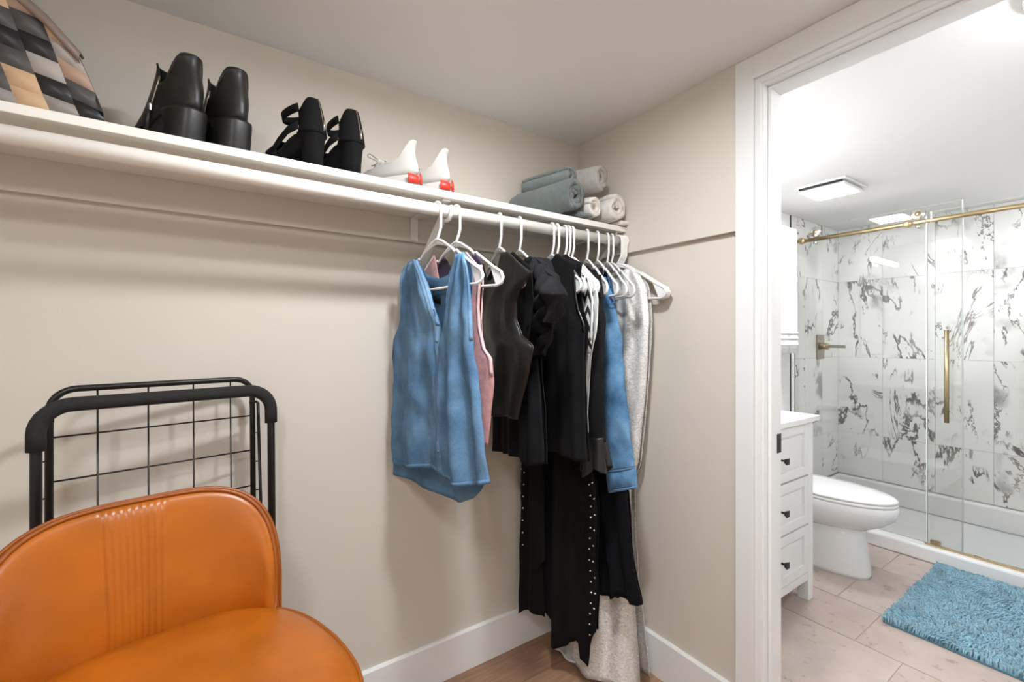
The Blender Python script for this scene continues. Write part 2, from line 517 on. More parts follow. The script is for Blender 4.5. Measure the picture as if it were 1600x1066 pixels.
# ------------------------------------------------------------------ SETTING: bathroom
BX0, BX1, BY0, BY1 = T, 2.79, -0.02, -1.63
SHX = 2.035                                   # plane of the fixed shower glass
struct(bx('wall_bathroom_back', (T, 1.990, BY0, 0.12, 0, H), BWALL))
struct(bx('wall_bathroom_front', (T, 1.990, BY1 - 0.1, BY1, 0, H), BWALL))
o = MB(); o.box(T - 0.012, T, DY0, BY0, 0, H); o.box(T - 0.012, T, BY1, DY1, 0, H); o.box(T - 0.012, T, DY1, DY0, DH + 0.0195, H)
struct(o.out('wall_bathroom_left', BWALL, smooth=False))
struct(bx('ceiling_bathroom', (T, BX1 + 0.12, BY1 - 0.12, 0.12, H, H + 0.1), CEIL))
fb = struct(bx('floor_bathroom', (0.02, BX1 + 0.1, BY1 - 0.1, 0.12, -0.1, -0.003), GROUT))
g2 = 0.0022
for (x0, x1, off, ln) in ((0.022, 0.335, -0.40, 0.5), (0.335, 0.84, -0.435, 0.5), (0.84, 1.155, -0.277, 0.5), (1.155, 1.65, -0.10, 0.5), (1.65, 1.975, -0.13, 0.5)):
    y = off + ln
    while y > BY1:
        ya, yb = max(y - ln, BY1), min(y, BY0)
        if yb - ya > 0.02:
            c = ((x0 + x1) / 2, (ya + yb) / 2, 0)
            bx('floor_tile', (x0 + g2, x1 - g2, ya + g2, yb - g2, -0.012, 0.0), TILEF, fb, bevel=0.001)
        y -= ln
# marble clad shower walls, tile by tile
TW, TH = 0.2905, 0.594
zj = [0.19, 0.526, 1.118, 1.712, H]
wsb = struct(bx('wall_shower_back', (BX1 + 0.011, BX1 + 0.12, BY1 - 0.12, 0.12, 0, H), WGROUT))
gj = 0.0006


def tile_at(parent, c, d):
    v = MB().box(-d[0] / 2, d[0] / 2, -d[1] / 2, d[1] / 2, -d[2] / 2, d[2] / 2)
    t = v.out('tile', MARBLE, parent, smooth=False, bevel=0.0008); t.location = c; return t


yj = [BY0, -0.306, -0.600, -0.881, -1.172, -1.463, BY1]
for ya, yb in zip(yj, yj[1:]):
    for za, zb in zip(zj, zj[1:]):
        tile_at(wsb, (BX1 + 0.006, (ya + yb) / 2, (za + zb) / 2), (0.012, abs(yb - ya) - 2 * gj, zb - za - 2 * gj))
xj = [1.990, 2.21, 2.50, BX1]
for nm, yw, sg in (('wall_shower_left', BY0, 1), ('wall_shower_right', BY1, -1)):
    y0, y1 = sorted((yw + sg * 0.011, yw + sg * 0.12))
    ws = struct(bx(nm, (1.990, BX1 + 0.12, y0, y1, 0, H), WGROUT))
    for xa, xb in zip(xj, xj[1:]):
        for za, zb in zip(zj, zj[1:]):
            tile_at(ws, ((xa + xb) / 2, yw + sg * 0.006, (za + zb) / 2), (xb - xa - 2 * gj, 0.012, zb - za - 2 * gj))
    y0, y1 = sorted((yw - sg * 0.004, yw + sg * 0.01))
    tr = bx('tile_edge_strip', (1.976, 1.990, y0, y1, 0.0, H - 0.001), mat('black_edge', (30, 30, 30), 0.4), ws)

# shower tray
o = thing('shower_tray', 'white acrylic shower tray with raised front curb and back lip', 'shower tray', (2.37, -0.82, 0))
og = o.location.copy()
MB().box(1.958, 2.075, BY1 + 0.001, BY0 - 0.001, 0, 0.085).out('curb', PORC, o, smooth=False, bevel=0.012, origin=og)
MB().box(2.075, BX1 - 0.001, BY1 + 0.001, BY0 - 0.001, 0, 0.045).out('pan_floor', PORC, o, smooth=False, bevel=0.006, origin=og)
MB().box(BX1 - 0.055, BX1 - 0.001, BY1 + 0.001, BY0 - 0.001, 0.045, 0.188).out('back_lip', PORC, o, smooth=False, bevel=0.012, origin=og)
MB().box(2.075, BX1 - 0.055, BY0 - 0.04, BY0 - 0.001, 0.045, 0.188).out('side_lip', PORC, o, smooth=False, bevel=0.012, origin=og)
MB().box(2.075, BX1 - 0.055, BY1 + 0.001, BY1 + 0.04, 0.045, 0.188).out('side_lip', PORC, o, smooth=False, bevel=0.012, origin=og)

# ------------------------------------------------------------------ lamps (fixture shapes; some are added fill lights out of view)
def fill_dome(x, y, s, label):  # dome fixture, used only for added fill lights
    t = thing('ceiling_lamp', label, 'lamp', (x, y, H))
    MB().lathe([(0.15, 0), (0.155, -0.006), (0.155, -0.018), (0.148, -0.022)], n=32).out('base_ring', CHROME, t)
    pr = [(0.142, -0.020)] + [(0.142 * math.cos(a), -0.022 - 0.055 * math.sin(a)) for a in [R_(k) for k in (10, 25, 40, 55, 70, 82)]] + [(0.002, -0.077)]
    MB().lathe(pr, n=32).out('shade', emit('fill_glass_%s' % int(s), (245, 249, 254), s), t)


def disc_lamp(x, y, s, label, r=0.075):
    """flush ceiling disc that shines downwards"""
    t = thing('ceiling_lamp', label, 'lamp', (x, y, H))
    MB().lathe([(r + 0.03, 0), (r + 0.03, -0.012), (r + 0.022, -0.020), (r + 0.002, -0.020), (r + 0.001, -0.012), (0.001, -0.011)], n=32).out('housing', PLASTIC, t)
    MB().lathe([(r, -0.013), (r, -0.015), (0.001, -0.0155)], n=32).out('diffuser', emit('disc_glow', (245, 249, 254), s), t)


disc_lamp(-0.88, -0.90, LAMP_CLOSET, 'flush white ceiling disc lamp above the hanging clothes')
fill_dome(-1.75, -1.85, FILL_FRONT, 'added opal glass fill lamp out of view behind the camera')  # added lamp behind the camera, softens shadows and lifts the closet walls
fill_dome(0.33, -1.46, FILL_BATH, 'added opal glass fill lamp out of view in the bathroom near the doorway')  # added out-of-view lamp that brightens the bathroom
t = thing('added_shower_light', 'added recessed fill light out of view inside the shower', 'lamp', (2.42, -1.40, H))  # added light, unseen from the camera, to brighten the shower marble
MB().lathe([(0.085, 0), (0.085, -0.004), (0.066, -0.006)], n=28).out('ring', TRIM, t)
MB().lathe([(0.064, -0.0061), (0.060, -0.009), (0.001, -0.010)], n=24).out('lens', emit('shower_fill_glow', (249, 251, 255), FILL_SHOWER), t)

# bathroom fan light
t = thing('fan_light', 'square white ceiling exhaust fan with lit panel and dark slot', 'fan light', (1.545, -0.43, H))
fx, fy = 0.155, 0.125
MB().box(-fx, fx, -fy, fy, -0.012, 0).out('housing', TRIM, t, smooth=False, bevel=0.003)
MB().box(-fx + 0.02, fx - 0.012, -fy + 0.012, fy - 0.012, -0.034, -0.018).out('cover', TRIM, t, smooth=False, bevel=0.005)
MB().box(-fx + 0.006, -fx + 0.022, -fy + 0.02, fy - 0.02, -0.022, -0.0125).out('vent_slot', BLACKM, t, smooth=False)
MB().box(-fx + 0.05, fx - 0.06, -fy + 0.035, fy - 0.035, -0.037, -0.034).out('light_panel', emit('fan_panel', (249, 251, 255), LAMP_FAN), t, smooth=False)

# ------------------------------------------------------------------ BATHROOM THINGS
# vanity
VX0, VX1, VY = 0.125, 1.040, -0.542
v = thing('bathroom_vanity', 'white bathroom vanity with framed drawers and black knobs beside the toilet', 'vanity', (0.58, -0.28, 0)); og = v.location.copy()
MB().box(VX0, VX1 - 0.001, VY + 0.022, BY0 - 0.002, 0.115, 0.862).out('body', WHITEC, v, smooth=False, origin=og)
for x0 in (VX0, VX1 - 0.05):
    for y0, y1 in ((VY + 0.001, VY + 0.05), (BY0 - 0.052, BY0 - 0.002)):
        MB().box(x0, x0 + 0.05, y0, y1, 0, 0.115 if y0 > -0.3 else 0.86).out('leg', WHITEC, v, smooth=False, bevel=0.002, origin=og)
MB().box(VX0 + 0.05, VX1 - 0.05, VY + 0.004, VY + 0.024, 0.10, 0.138).out('apron', WHITEC, v, smooth=False, bevel=0.001, origin=og)


def shaker(name, x0, x1, z0, z1):
    o = MB(); f = 0.042; y0, y1 = VY + 0.002, VY + 0.021
    o.box(x0, x0 + f, y0, y1, z0, z1); o.box(x1 - f, x1, y0, y1, z0, z1)
    o.box(x0 + f, x1 - f, y0, y1, z1 - f, z1); o.box(x0 + f, x1 - f, y0, y1, z0, z0 + f)
    o.box(x0 + f, x1 - f, y0 + 0.010, y1, z0 + f, z1 - f)
    o.box(x0 + f + 0.012, x1 - f - 0.012, y0 + 0.006, y1, z0 + f + 0.012, z1 - f - 0.012)
    return o.out(name, WHITEC, v, smooth=False, bevel=0.0015, origin=og)


def knob(parent, x, z):
    o = MB(); o.box(x - 0.004, x + 0.004, VY - 0.016, VY + 0.003, z - 0.004, z + 0.004)
    a, b = 0.008, 0.014
    o.add([(x - a, VY - 0.012, z - a), (x + a, VY - 0.012, z - a), (x + a, VY - 0.012, z + a), (x - a, VY - 0.012, z + a),
           (x - b, VY - 0.026, z - b), (x + b, VY - 0.026, z - b), (x + b, VY - 0.026, z + b), (x - b, VY - 0.026, z + b)],
          [(0, 1, 2, 3), (4, 5, 6, 7), (0, 1, 5, 4), (1, 2, 6, 5), (2, 3, 7, 6), (3, 0, 4, 7)])
    return o.out('knob', BLACKM, parent, smooth=False, bevel=0.0008, origin=og)


for z0, z1, zk in ((0.612, 0.858, 0.718), (0.376, 0.604, 0.485), (0.142, 0.368, 0.256)):
    d = shaker('drawer', 0.462, 0.994, z0, z1); knob(d, 0.728, zk)
d = shaker('door', VX0 + 0.05, 0.454, 0.142, 0.858); knob(d, 0.42, 0.60)
MB().box(VX0 - 0.004, VX1 + 0.038, VY - 0.014, BY0 - 0.001, 0.864, 0.890).out('countertop', QUARTZ, v, smooth=False, bevel=0.003, origin=og)

# arched mirror and light bar over the vanity (seen mirrored in the shower glass)
m_ = thing('arched_mirror', 'tall arched wall mirror with slim frame above the vanity', 'mirror', (0.58, BY0, 1.0)); og = m_.location.copy()
out = [(-0.28, 0.12)] + [(0.28 * -math.cos(R_(a)), 0.55 + 0.28 * math.sin(R_(a))) for a in range(0, 181, 9)] + [(0.28, 0.12)]
n = len(out)
build('glass', [(x, -0.012, z) for x, z in out] + [(x, -0.004, z) for x, z in out], [tuple(range(n)), tuple(range(n, 2 * n))] + [(i, (i + 1) % n, n + (i + 1) % n, n + i) for i in range(n)],
      mat('mirror_glass', (245, 245, 245), 0.01, 1.0), m_, smooth=False)
MB().tube([(x, -0.011, z) for x, z in out], 0.009, 8, closed=True).out('frame', BLACKM, m_)
lb = thing('light_bar', 'slim lit linear bar lamp above the arched mirror', 'lamp', (0.58, BY0, 1.93))
MB().box(-0.06, 0.06, -0.03, 0, -0.03, 0.03).out('mount', CHROME, lb, smooth=False, bevel=0.003)
MB().box(-0.012, 0.012, -0.085, -0.03, -0.012, 0.012).out('arm', CHROME, lb, smooth=False)
MB().box(-0.30, 0.30, -0.115, -0.085, -0.018, 0.018).out('diffuser', emit('bar_glow', (250, 251, 255), LAMP_VANITY), lb, smooth=False, bevel=0.004)

# toilet
TX = 1.485
t = thing('toilet', 'white two-piece toilet with closed lid beside the vanity', 'toilet', (TX, -0.38, 0)); og = t.location.copy()


def egg(cx, yb, yf, hw, z, n=32, sq=2.0):
    """oval with its back at yb and nose at yf (towards -y)"""
    pts = []
    ym = yb + (yf - yb) * 0.42
    for k in range(n):
        a = 2 * math.pi * k / n
        c, s_ = math.cos(a), math.sin(a)
        ly = (ym - yf) if s_ < 0 else (yb - ym)
        q = sq if s_ < 0 else 3.2
        r = (abs(c) ** q + abs(s_) ** q) ** (-1 / q)
        pts.append((cx + hw * c * r, ym + ly * s_ * r, z))
    return pts


MB().loft([egg(TX, -0.10, -0.635, 0.115, 0.0, sq=2.6), egg(TX, -0.10, -0.636, 0.116, 0.02, sq=2.6), egg(TX, -0.10, -0.625, 0.112, 0.10, sq=2.6),
           egg(TX, -0.10, -0.612, 0.110, 0.20, sq=2.6), egg(TX, -0.10, -0.615, 0.115, 0.255, sq=2.5)]).out('pedestal', PORC, t, origin=og)
MB().loft([egg(TX, -0.12, -0.60, 0.105, 0.235), egg(TX, -0.13, -0.64, 0.135, 0.262), egg(TX, -0.15, -0.695, 0.165, 0.295), egg(TX, -0.16, -0.735, 0.180, 0.332),
           egg(TX, -0.16, -0.748, 0.186, 0.365), egg(TX, -0.16, -0.752, 0.187, 0.395), egg(TX, -0.17, -0.745, 0.183, 0.402)]).out('bowl', PORC, t, origin=og)
MB().loft([egg(TX, -0.21, -0.740, 0.178, 0.4025), egg(TX, -0.21, -0.748, 0.184, 0.406), egg(TX, -0.21, -0.748, 0.184, 0.416), egg(TX, -0.21, -0.744, 0.180, 0.420)]).out('seat', PORC, t, origin=og)
MB().loft([egg(TX, -0.20, -0.742, 0.179, 0.4215), egg(TX, -0.20, -0.748, 0.184, 0.425), egg(TX, -0.20, -0.746, 0.182, 0.434), egg(TX, -0.21, -0.73, 0.168, 0.441), egg(TX, -0.25, -0.66, 0.11, 0.445)]).out('lid', PORC, t, origin=og)
tk = MB().box(TX - 0.20, TX + 0.20, -0.205, -0.032, 0.395, 0.74).out('tank', PORC, t, smooth=False, bevel=0.02, origin=og)
MB().box(TX - 0.21, TX + 0.21, -0.215, -0.026, 0.741, 0.772).out('tank_lid', PORC, t, smooth=False, bevel=0.008, origin=og)
MB().tube([(TX - 0.15, -0.205, 0.69), (TX - 0.15, -0.222, 0.69), (TX - 0.09, -0.228, 0.685)], 0.006).out('flush_lever', CHROME, t, origin=og)

# towel bar with bath towel over the toilet
b = thing('towel_bar', 'slim wall mounted metal towel bar above the toilet', 'towel bar', (1.66, BY0, 1.98)); og = b.location.copy()
MB().tube([(1.36, -0.085, 1.985), (1.945, -0.085, 1.985)], 0.008, 10).out('rail', CHROME, b, origin=og)
for x in (1.385, 1.925):
    MB().tube([(x, BY0, 1.985), (x, -0.085, 1.985)], 0.008, 10).out('post', CHROME, b, origin=og)
    MB().lathe([(0.02, BY0 - 0.001), (0.02, BY0 - 0.008)], (x, 0, 1.985), 16, 'y').out('flange', CHROME, b, origin=og)
tw = thing('bath_towel', 'white bath towel with woven bands hanging from the towel bar', 'towel', (1.68, -0.085, 1.2)); og = tw.location.copy()
prof = []
for k in range(13): prof.append((-0.106 - 0.006 * (1 - k / 12.0), 1.165 + 0.82 * k / 12.0))
prof += [(-0.104, 1.996), (-0.085, 2.003), (-0.066, 1.996)]
for k in range(9): prof.append((-0.064, 1.985 - 0.55 * k / 8.0))
g = []
for (y, z) in prof:
    row = []
    for k in range(29):
        x = 1.40 + 0.475 * k / 28 + (0.03 if y < -0.09 else 0.0) * (1.985 - z) * (k / 28 - 0.35)
        wv = 0.008 * math.sin(k * 0.9 + 0.6) * smooth(2.0, 1.4, z) * (1 if y < -0.085 else 0.3)
        bd = 0.0025 if (1.225 < z < 1.25 or 1.27 < z < 1.30) and y < -0.09 else 0
        row.append((x, y + wv - abs(bd) * 0.5 if y < -0.085 else y + abs(wv) * 0.3, z))
    g.append(row)
MB().grid(g).out('cloth', T_BATH, tw, origin=og, solid=0.008)
for z0 in (1.218, 1.258, 1.292):
    MB().grid([[(x_, y_ - 0.0062, z_) for (x_, y_, z_) in [(1.40 + 0.475 * k / 28 + 0.03 * (1.985 - zz) * (k / 28 - 0.35), -0.112 + 0.008 * math.sin(k * 0.9 + 0.6) * smooth(2.0, 1.4, zz), zz) for k in range(29)]] for zz in (z0, z0 + 0.012)]).out('woven_band', WHITECLOTH, tw, origin=og, solid=0.002)

# shower valve
s_ = thing('shower_valve', 'brushed metal shower valve with lever on marble wall', 'shower valve', (2.452, BY0, 1.20)); og = s_.location.copy()
MB().box(2.392, 2.512, BY0 - 0.010, BY0 - 0.0015, 1.108, 1.292).out('plate', NICKEL, s_, smooth=False, bevel=0.002, origin=og)
MB().tube([(2.452, BY0 - 0.010, 1.205), (2.452, BY0 - 0.06, 1.205)], 0.026, 20).out('spindle', BRASS, s_, origin=og)
MB().box(2.438, 2.466, BY0 - 0.165, BY0 - 0.058, 1.194, 1.216).out('lever', NICKEL, s_, smooth=False, bevel=0.003, origin=og)

# sliding glass shower door
ZB = 1.938
gx, dx = SHX, 2.008


def pane(name, x, y0, y1, z0, z1, lab, cat):
    o_ = thing(name, lab, cat, (x, (y0 + y1) / 2, z0)); q = o_.location.copy()
    MB().box(x - 0.004, x + 0.004, y1 + 0.0015, y0 - 0.0015, z0, z1).out('pane', GLASS, o_, smooth=False, origin=q)
    for yy_ in (y0, y1):
        a, b_ = sorted((yy_, yy_ + (-0.0015 if yy_ == y0 else 0.0015)))
        MB().box(x - 0.0045, x + 0.0045, a - (0.005 if yy_ == y1 else 0), b_ + (0.005 if yy_ == y0 else 0), z0, z1).out('edge_seal', GEDGE, o_, smooth=False, origin=q)
    return o_, q


fixed, q = pane('fixed_glass_panel', gx, BY0 - 0.004, -0.876, 0.086, 2.03, 'clear fixed shower glass panel standing next to the toilet', 'glass panel')
door, q = pane('sliding_glass_door', dx, -0.738, BY1 + 0.03, 0.098, 1.985, 'clear sliding shower glass door with long brass bar handle', 'glass door')
h = MB().tube([(dx - 0.045, -0.828, 0.800), (dx - 0.045, -0.828, 1.312)], 0.0105, 14).out('handle', BRASS, door, origin=q)
for z in (0.86, 1.25):
    MB().tube([(dx - 0.045, -0.828, z), (dx - 0.004, -0.828, z)], 0.008, 10).out('standoff', BRASS, h, origin=q)
rail = thing('shower_door_rail', 'brass round top rail with roller discs on shower door', 'door rail', (gx - 0.028, -0.8, ZB)); q = rail.location.copy()
rx = dx
MB().tube([(rx, BY0 - 0.001, ZB), (rx, BY1 + 0.001, ZB)], 0.0125, 14).out('bar', BRASS, rail, origin=q)
for y in (-0.172, -0.700):
    rl = MB().lathe([(0.030, -0.010), (0.034, -0.006), (0.034, 0.006), (0.030, 0.010)], (rx - 0.008, y, ZB + 0.046), 28, 'x').out('roller', CHROME, rail, origin=q)
    MB().lathe([(0.014, -0.012), (0.014, -0.0105)], (rx - 0.008, y, ZB + 0.046), 20, 'x').out('roller_cap', BRASS, rl, origin=q)
    MB().lathe([(0.011, -0.010), (0.011, 0.010)], (rx - 0.008, y, ZB - 0.026), 18, 'x').out('anti_jump_disc', CHROME, rail, origin=q)
for y in (-0.085, -0.655):
    MB().lathe([(0.019, -0.016), (0.021, -0.012), (0.021, 0.012), (0.019, 0.016)], (rx - 0.005, y, ZB), 20, 'x').out('stop', BRASS, rail, origin=q)
MB().box(rx - 0.009, rx + 0.009, -0.128, -0.118, ZB - 0.012, ZB + 0.05).out('clip', CHROME, rail, smooth=False, origin=q)
MB().box(rx - 0.009, rx + 0.009, -0.762, -0.752, ZB - 0.012, ZB + 0.05).out('clip', CHROME, rail, smooth=False, origin=q)
bt = thing('bottom_guide', 'brass bottom guide strip on the shower curb', 'door guide', (dx, -1.1, 0.085)); q = bt.location.copy()
MB().box(dx - 0.012, dx + 0.004, BY1 + 0.03, -0.728, 0.0855, 0.0965).out('strip', BRASS, bt, smooth=False, origin=q, bevel=0.001)
MB().box(dx + 0.006, dx + 0.022, -0.792, -0.748, 0.0855, 0.116).out('guide_block', BRASS, bt, smooth=False, origin=q, bevel=0.003)

# bath mat
MX0, MX1, MY0, MY1 = 1.085, 1.935, -0.800, -1.335
bm_ = thing('bath_mat', 'shaggy blue chenille bath mat in front of the shower', 'bath mat', ((MX0 + MX1) / 2, (MY0 + MY1) / 2, 0)); og = bm_.location.copy()
MB().box(MX0, MX1, MY1, MY0, 0.0005, 0.010).out('backing', RUGB, bm_, smooth=False, origin=og, bevel=0.003)
rnd = random.Random(3); V = []; Fc = []
nx, ny = 112, 70
for i in range(nx):
    for j in range(ny):
        x = MX0 + (i + 0.5 + rnd.uniform(-.4, .4)) * (MX1 - MX0) / nx; y = MY1 + (j + 0.5 + rnd.uniform(-.4, .4)) * (MY0 - MY1) / ny
        fld = noise.noise((x * 5, y * 5, 0.3)) * 3.5
        an = fld + rnd.uniform(-0.9, 0.9); ln = rnd.uniform(0.008, 0.016); hh = rnd.uniform(0.016, 0.024)
        dv = Vector((math.cos(an), math.sin(an), 0)); sd = Vector((-dv.y, dv.x, 0)) * 0.0042
        p = Vector((x, y, 0.007)); k = len(V)
        rings = [(p, 1.0), (p + dv * ln * 0.35 + Vector((0, 0, hh * 0.8)), 1.05), (p + dv * ln + Vector((0, 0, hh)), 0.7)]
        for c, s in rings:
            V += [c + sd * s, c - sd * s + Vector((0, 0, 0.0008)), c + Vector((0, 0, 0.0040 * s)) - dv * 0.003]
        for r in range(2):
            a = k + r * 3; b_ = a + 3
            Fc += [(a, a + 1, b_ + 1, b_), (a + 1, a + 2, b_ + 2, b_ + 1), (a + 2, a, b_, b_ + 2)]
        Fc.append((k + 6, k + 7, k + 8))
pile = build('pile', V, Fc, RUGM, bm_, smooth=True, origin=og); pile['kind'] = 'stuff'

# ------------------------------------------------------------------ CLOSET SHELF AND ROD
sh = thing('closet_shelf', 'long white painted closet shelf board carrying shoes and towels', 'shelf', (-1.2, -0.15, SHELF_Z)); og = sh.location.copy()
MB().box(XL + 0.002, -UT - 0.001, -0.300, -UT - 0.0005, SHELF_Z - 0.020, SHELF_Z).out('board', SHELFW, sh, smooth=False, bevel=0.0015, origin=og)
BXK = -0.800
br = MB()
br.box(BXK - 0.013, BXK + 0.013, -0.008 - UT, -UT - 0.0005, 1.610, SHELF_Z - 0.0205)
br.box(BXK - 0.013, BXK + 0.013, -0.285, -UT - 0.0005, SHELF_Z - 0.026, SHELF_Z - 0.0205)
br = br.out('bracket', SHELFW, sh, smooth=False, bevel=0.001, origin=og)
MB().box(BXK - 0.011, BXK + 0.011, -0.0045, -0.0005, 1.40, 1.52).out('wall_plate', SHELFW, br, smooth=False, origin=og)
br2 = MB(); a = Vector((BXK, -0.255, 1.640)); b_ = Vector((BXK, -0.006, 1.445)); d_ = (b_ - a).normalized(); nn = Vector((0, d_.z, -d_.y)) * 0.006; ww = Vector((0.0115, 0, 0))
br2.add([a + nn + ww, a + nn - ww, a - nn - ww, a - nn + ww, b_ + nn + ww, b_ + nn - ww, b_ - nn - ww, b_ - nn + ww], [(0, 1, 2, 3), (4, 5, 6, 7), (0, 1, 5, 4), (1, 2, 6, 5), (2, 3, 7, 6), (3, 0, 4, 7)])
br2.out('brace', SHELFW, br, smooth=False, bevel=0.001, origin=og)
MB().tube([(BXK, -0.262, 1.683)] + [(BXK, ROD_Y + 0.0275 * math.cos(an), ROD_Z + 0.0275 * math.sin(an)) for an in [R_(k) for k in (35, 0, -30, -60, -90, -120, -150, -180, -205)]], 0.006, 8).out('rod_hook', SHELFW, br, origin=og)
# second bracket beside the side wall
for nm, pts, rr in (('brace', [(-0.060, -0.262, 1.645), (-0.060, -0.006, 1.445)], 0.0085), ('arm', [(-0.060, -0.285, 1.683), (-0.060, -UT - 0.002, 1.683)], 0.006)):
    MB().tube(pts, rr, 4).out(nm, SHELFW, sh, smooth=False, origin=og)
rod = thing('closet_rod', 'round white wooden closet rod under the shelf', 'rod', (-1.2, ROD_Y, ROD_Z)); og = rod.location.copy()
MB().tube([(XL + 0.002, ROD_Y, ROD_Z), (-UT - 0.004, ROD_Y, ROD_Z)], ROD_R, 24).out('pole', SHELFW, rod, origin=og)
MB().lathe([(0.030, -UT - 0.001), (0.030, -UT - 0.006), (0.0245, -UT - 0.020)], (0, ROD_Y, ROD_Z), 24, 'x').out('socket', SHELFW, rod, origin=og)

# ------------------------------------------------------------------ HANGERS (local: rod axis at origin, +u along local x)
def hanger_proto(W=0.212):
    h_ = thing('clothes_hanger', 'white plastic hanger', 'hanger', (0, 0, 0))
    rr = ROD_R + 0.0045
    hk = [Vector((rr * math.cos(a), 0, rr * math.sin(a))) for a in [R_(k) for k in range(-40, 181, 20)]]
    hk = [Vector((-p.x, 0, p.z)) for p in hk]             # open side to the back
    hk += [Vector((rr, 0, -0.02)), Vector((rr - 0.001, 0, -0.055)), Vector((rr - 0.007, 0, -0.068)), Vector((0.004, 0, -0.086)), Vector((0, 0, -0.10))]
    MB().tube(hk, 0.0042, 8).out('hook', PLASTIC, h_)
    zt = -0.088; ze = -0.196 + (0.212 - W) * 0.55
    half = [(0.0, zt), (0.03, zt - 0.010), (0.075, zt - 0.035), (0.090, zt - 0.046), (0.094, zt - 0.052), (0.101, zt - 0.046), (0.115, zt - 0.056), (max(W - 0.027, 0.121), ze + 0.008),
            (W, ze - 0.006), (W + 0.009, ze - 0.022), (W + 0.003, ze - 0.037), (W - 0.018, ze - 0.042), (W - 0.07, ze - 0.040)]
    path = [Vector((x, 0, z)) for x, z in half] + [Vector((-x, 0, z)) for x, z in reversed(half[1:])]
    MB().tube(path, 0.0042, 8, closed=True).out('frame', PLASTIC, h_)
    g = []
    for k in range(13):
        x = -0.07 + 0.14 * k / 12
        zt_ = zt - 0.035 * abs(x) / 0.075 - 0.001
        zb_ = zt - 0.018 - 0.020 * (x / 0.07) ** 2
        g.append([(x, 0, zt_), (x, 0, min(zt_ - 0.0005, zb_))])
    MB().grid(g).out('gusset', PLASTIC, h_, solid=0.003)
    for s in (-1, 1):
        v = [(s * x, 0, z) for x, z in ((W - 0.047, ze + 0.018), (W - 0.004, ze - 0.010), (W + 0.004, ze - 0.022), (W - 0.002, ze - 0.034), (W - 0.022, ze - 0.038))]
        build('end_web', v, [(0, 1, 2, 3, 4)], PLASTIC, h_, smooth=False, solid=0.0025)
    return h_


HP = {}


def hanger(x, th, label, group=None, W=0.212):
    loc = (x, ROD_Y, ROD_Z); rz = R_(th) - math.pi / 2
    if W not in HP:
        r = HP[W] = hanger_proto(W); r.location = loc; r.rotation_euler = (0, 0, rz); r['label'] = label
    else:
        r = dup(HP[W], loc, rz, label)
        if 'group' in r: del r['group']
    if group: r['group'] = group
    return r


# ------------------------------------------------------------------ CLOTH
class Plane:
    """vertical hanging plane through the rod at x0, turned by th; u runs to the front, w towards the camera side"""

    def __init__(s, x0, th):
        s.o = Vector((x0, ROD_Y, 0)); t = R_(th)
        s.U = Vector((math.sin(t), -math.cos(t), 0)); s.N = Vector((-math.cos(t), -math.sin(t), 0))

    def uz(s, px, py, w=0.0):
        d = ray(px, py); k = ((s.o + s.N * w) - CAM).dot(s.N) / d.dot(s.N); p = CAM + d * k
        return (p - s.o).dot(s.U), p.z

    def P(s, u, z, w):
        return s.o + s.U * u + s.N * w + Vector((0, 0, z))


def edge_fn(pl, pts, w=0.0):
    q = sorted([(z, u) for u, z in (pl.uz(x, y, w) if y is not None else x for x, y in pts)])
    return lambda z: interp(q, z)


def prof_fn(pl, pts, w=0.0):
    q = sorted([pl.uz(x, y, w) if y is not None else x for x, y in pts])
    return lambda u: interp(q, u)


def cloth_grid(pl, L, Rr, top, bot, w0=0.0, bulge=0.02, fold=0.008, nf=5, seed=0, ns=44, nt=56, wr=0.0025, edge=0.0, flare=0.0, fpow=1.0, ph=0.0, drift=0.6, tfold=0.0):
    """front(+)/back(-) sheet as rows of points: rows from the top line to the hem"""
    sg = 1 if bulge >= 0 else -1
    g = []
    cols = []
    for i in range(ns + 1):
        s = i / ns
        def solve(fn, z):
            for _ in range(14):
                u = L(z) + (Rr(z) - L(z)) * s
                z = z * 0.4 + fn(u) * 0.6
            return z
        z0 = solve(top, 1.5); z1 = solve(bot, 0.6)
        if z1 > z0 - 0.004: z1 = z0 - 0.004
        cols.append((s, z0, z1))
    for j in range(nt + 1):
        t = j / nt; row = []
        for s, z0, z1 in cols:
            z = z0 + (z1 - z0) * t
            u = L(z) + (Rr(z) - L(z)) * s
            e = max(0.0, 1 - (2 * s - 1) ** 2)
            w = w0 + 0.007 * sg * smooth(0.5, 0.0, t) + bulge * (e ** 0.5) * (0.35 + 0.65 * smooth(0, 0.3, t)) + flare * t * t * sg * (0.3 + 0.7 * e ** .5)
            am = (fold * (t ** fpow) + tfold * smooth(0.4, 0.0, t)) * (0.25 + 0.75 * min(1, 4 * e))
            x = nf * (s + 0.05 * math.sin(3 * s + seed)) * 2 * math.pi + ph + drift * math.sin(2.2 * t + seed)
            sn = 0.55 * math.sin(x) + 1.5 * noise.noise((nf * 1.15 * s + seed * 3.1, 0.9 * t + 0.35 * s, seed * 1.3))
            w += am * sn
            w += wr * noise.noise((u * 14 + seed * 7.3, z * 9, seed)) + wr * 0.6 * noise.noise((u * 40 + seed, z * 16, seed * 2.0)) + edge * sg * (1 - e) * smooth(0.35, 0.0, t)
            uu = u + 0.004 * noise.noise((s * 3, z * 8, seed + 4.0))
            row.append(pl.P(uu, max(z, 0.006), w))
        g.append(row)
    return g


def sheet(name, g, m, root, solid=0.0016):
    return MB().grid(g).out(name, m, root, origin=root.location, solid=solid)


def sub(g, r0, r1, c0, c1, off):
    """strip of a sheet lifted by off along the sheet's own normal side"""
    out = []
    for j in range(r0, r1 + 1):
        out.append([g[j][i] + off for i in range(c0, c1 + 1)])
    return out


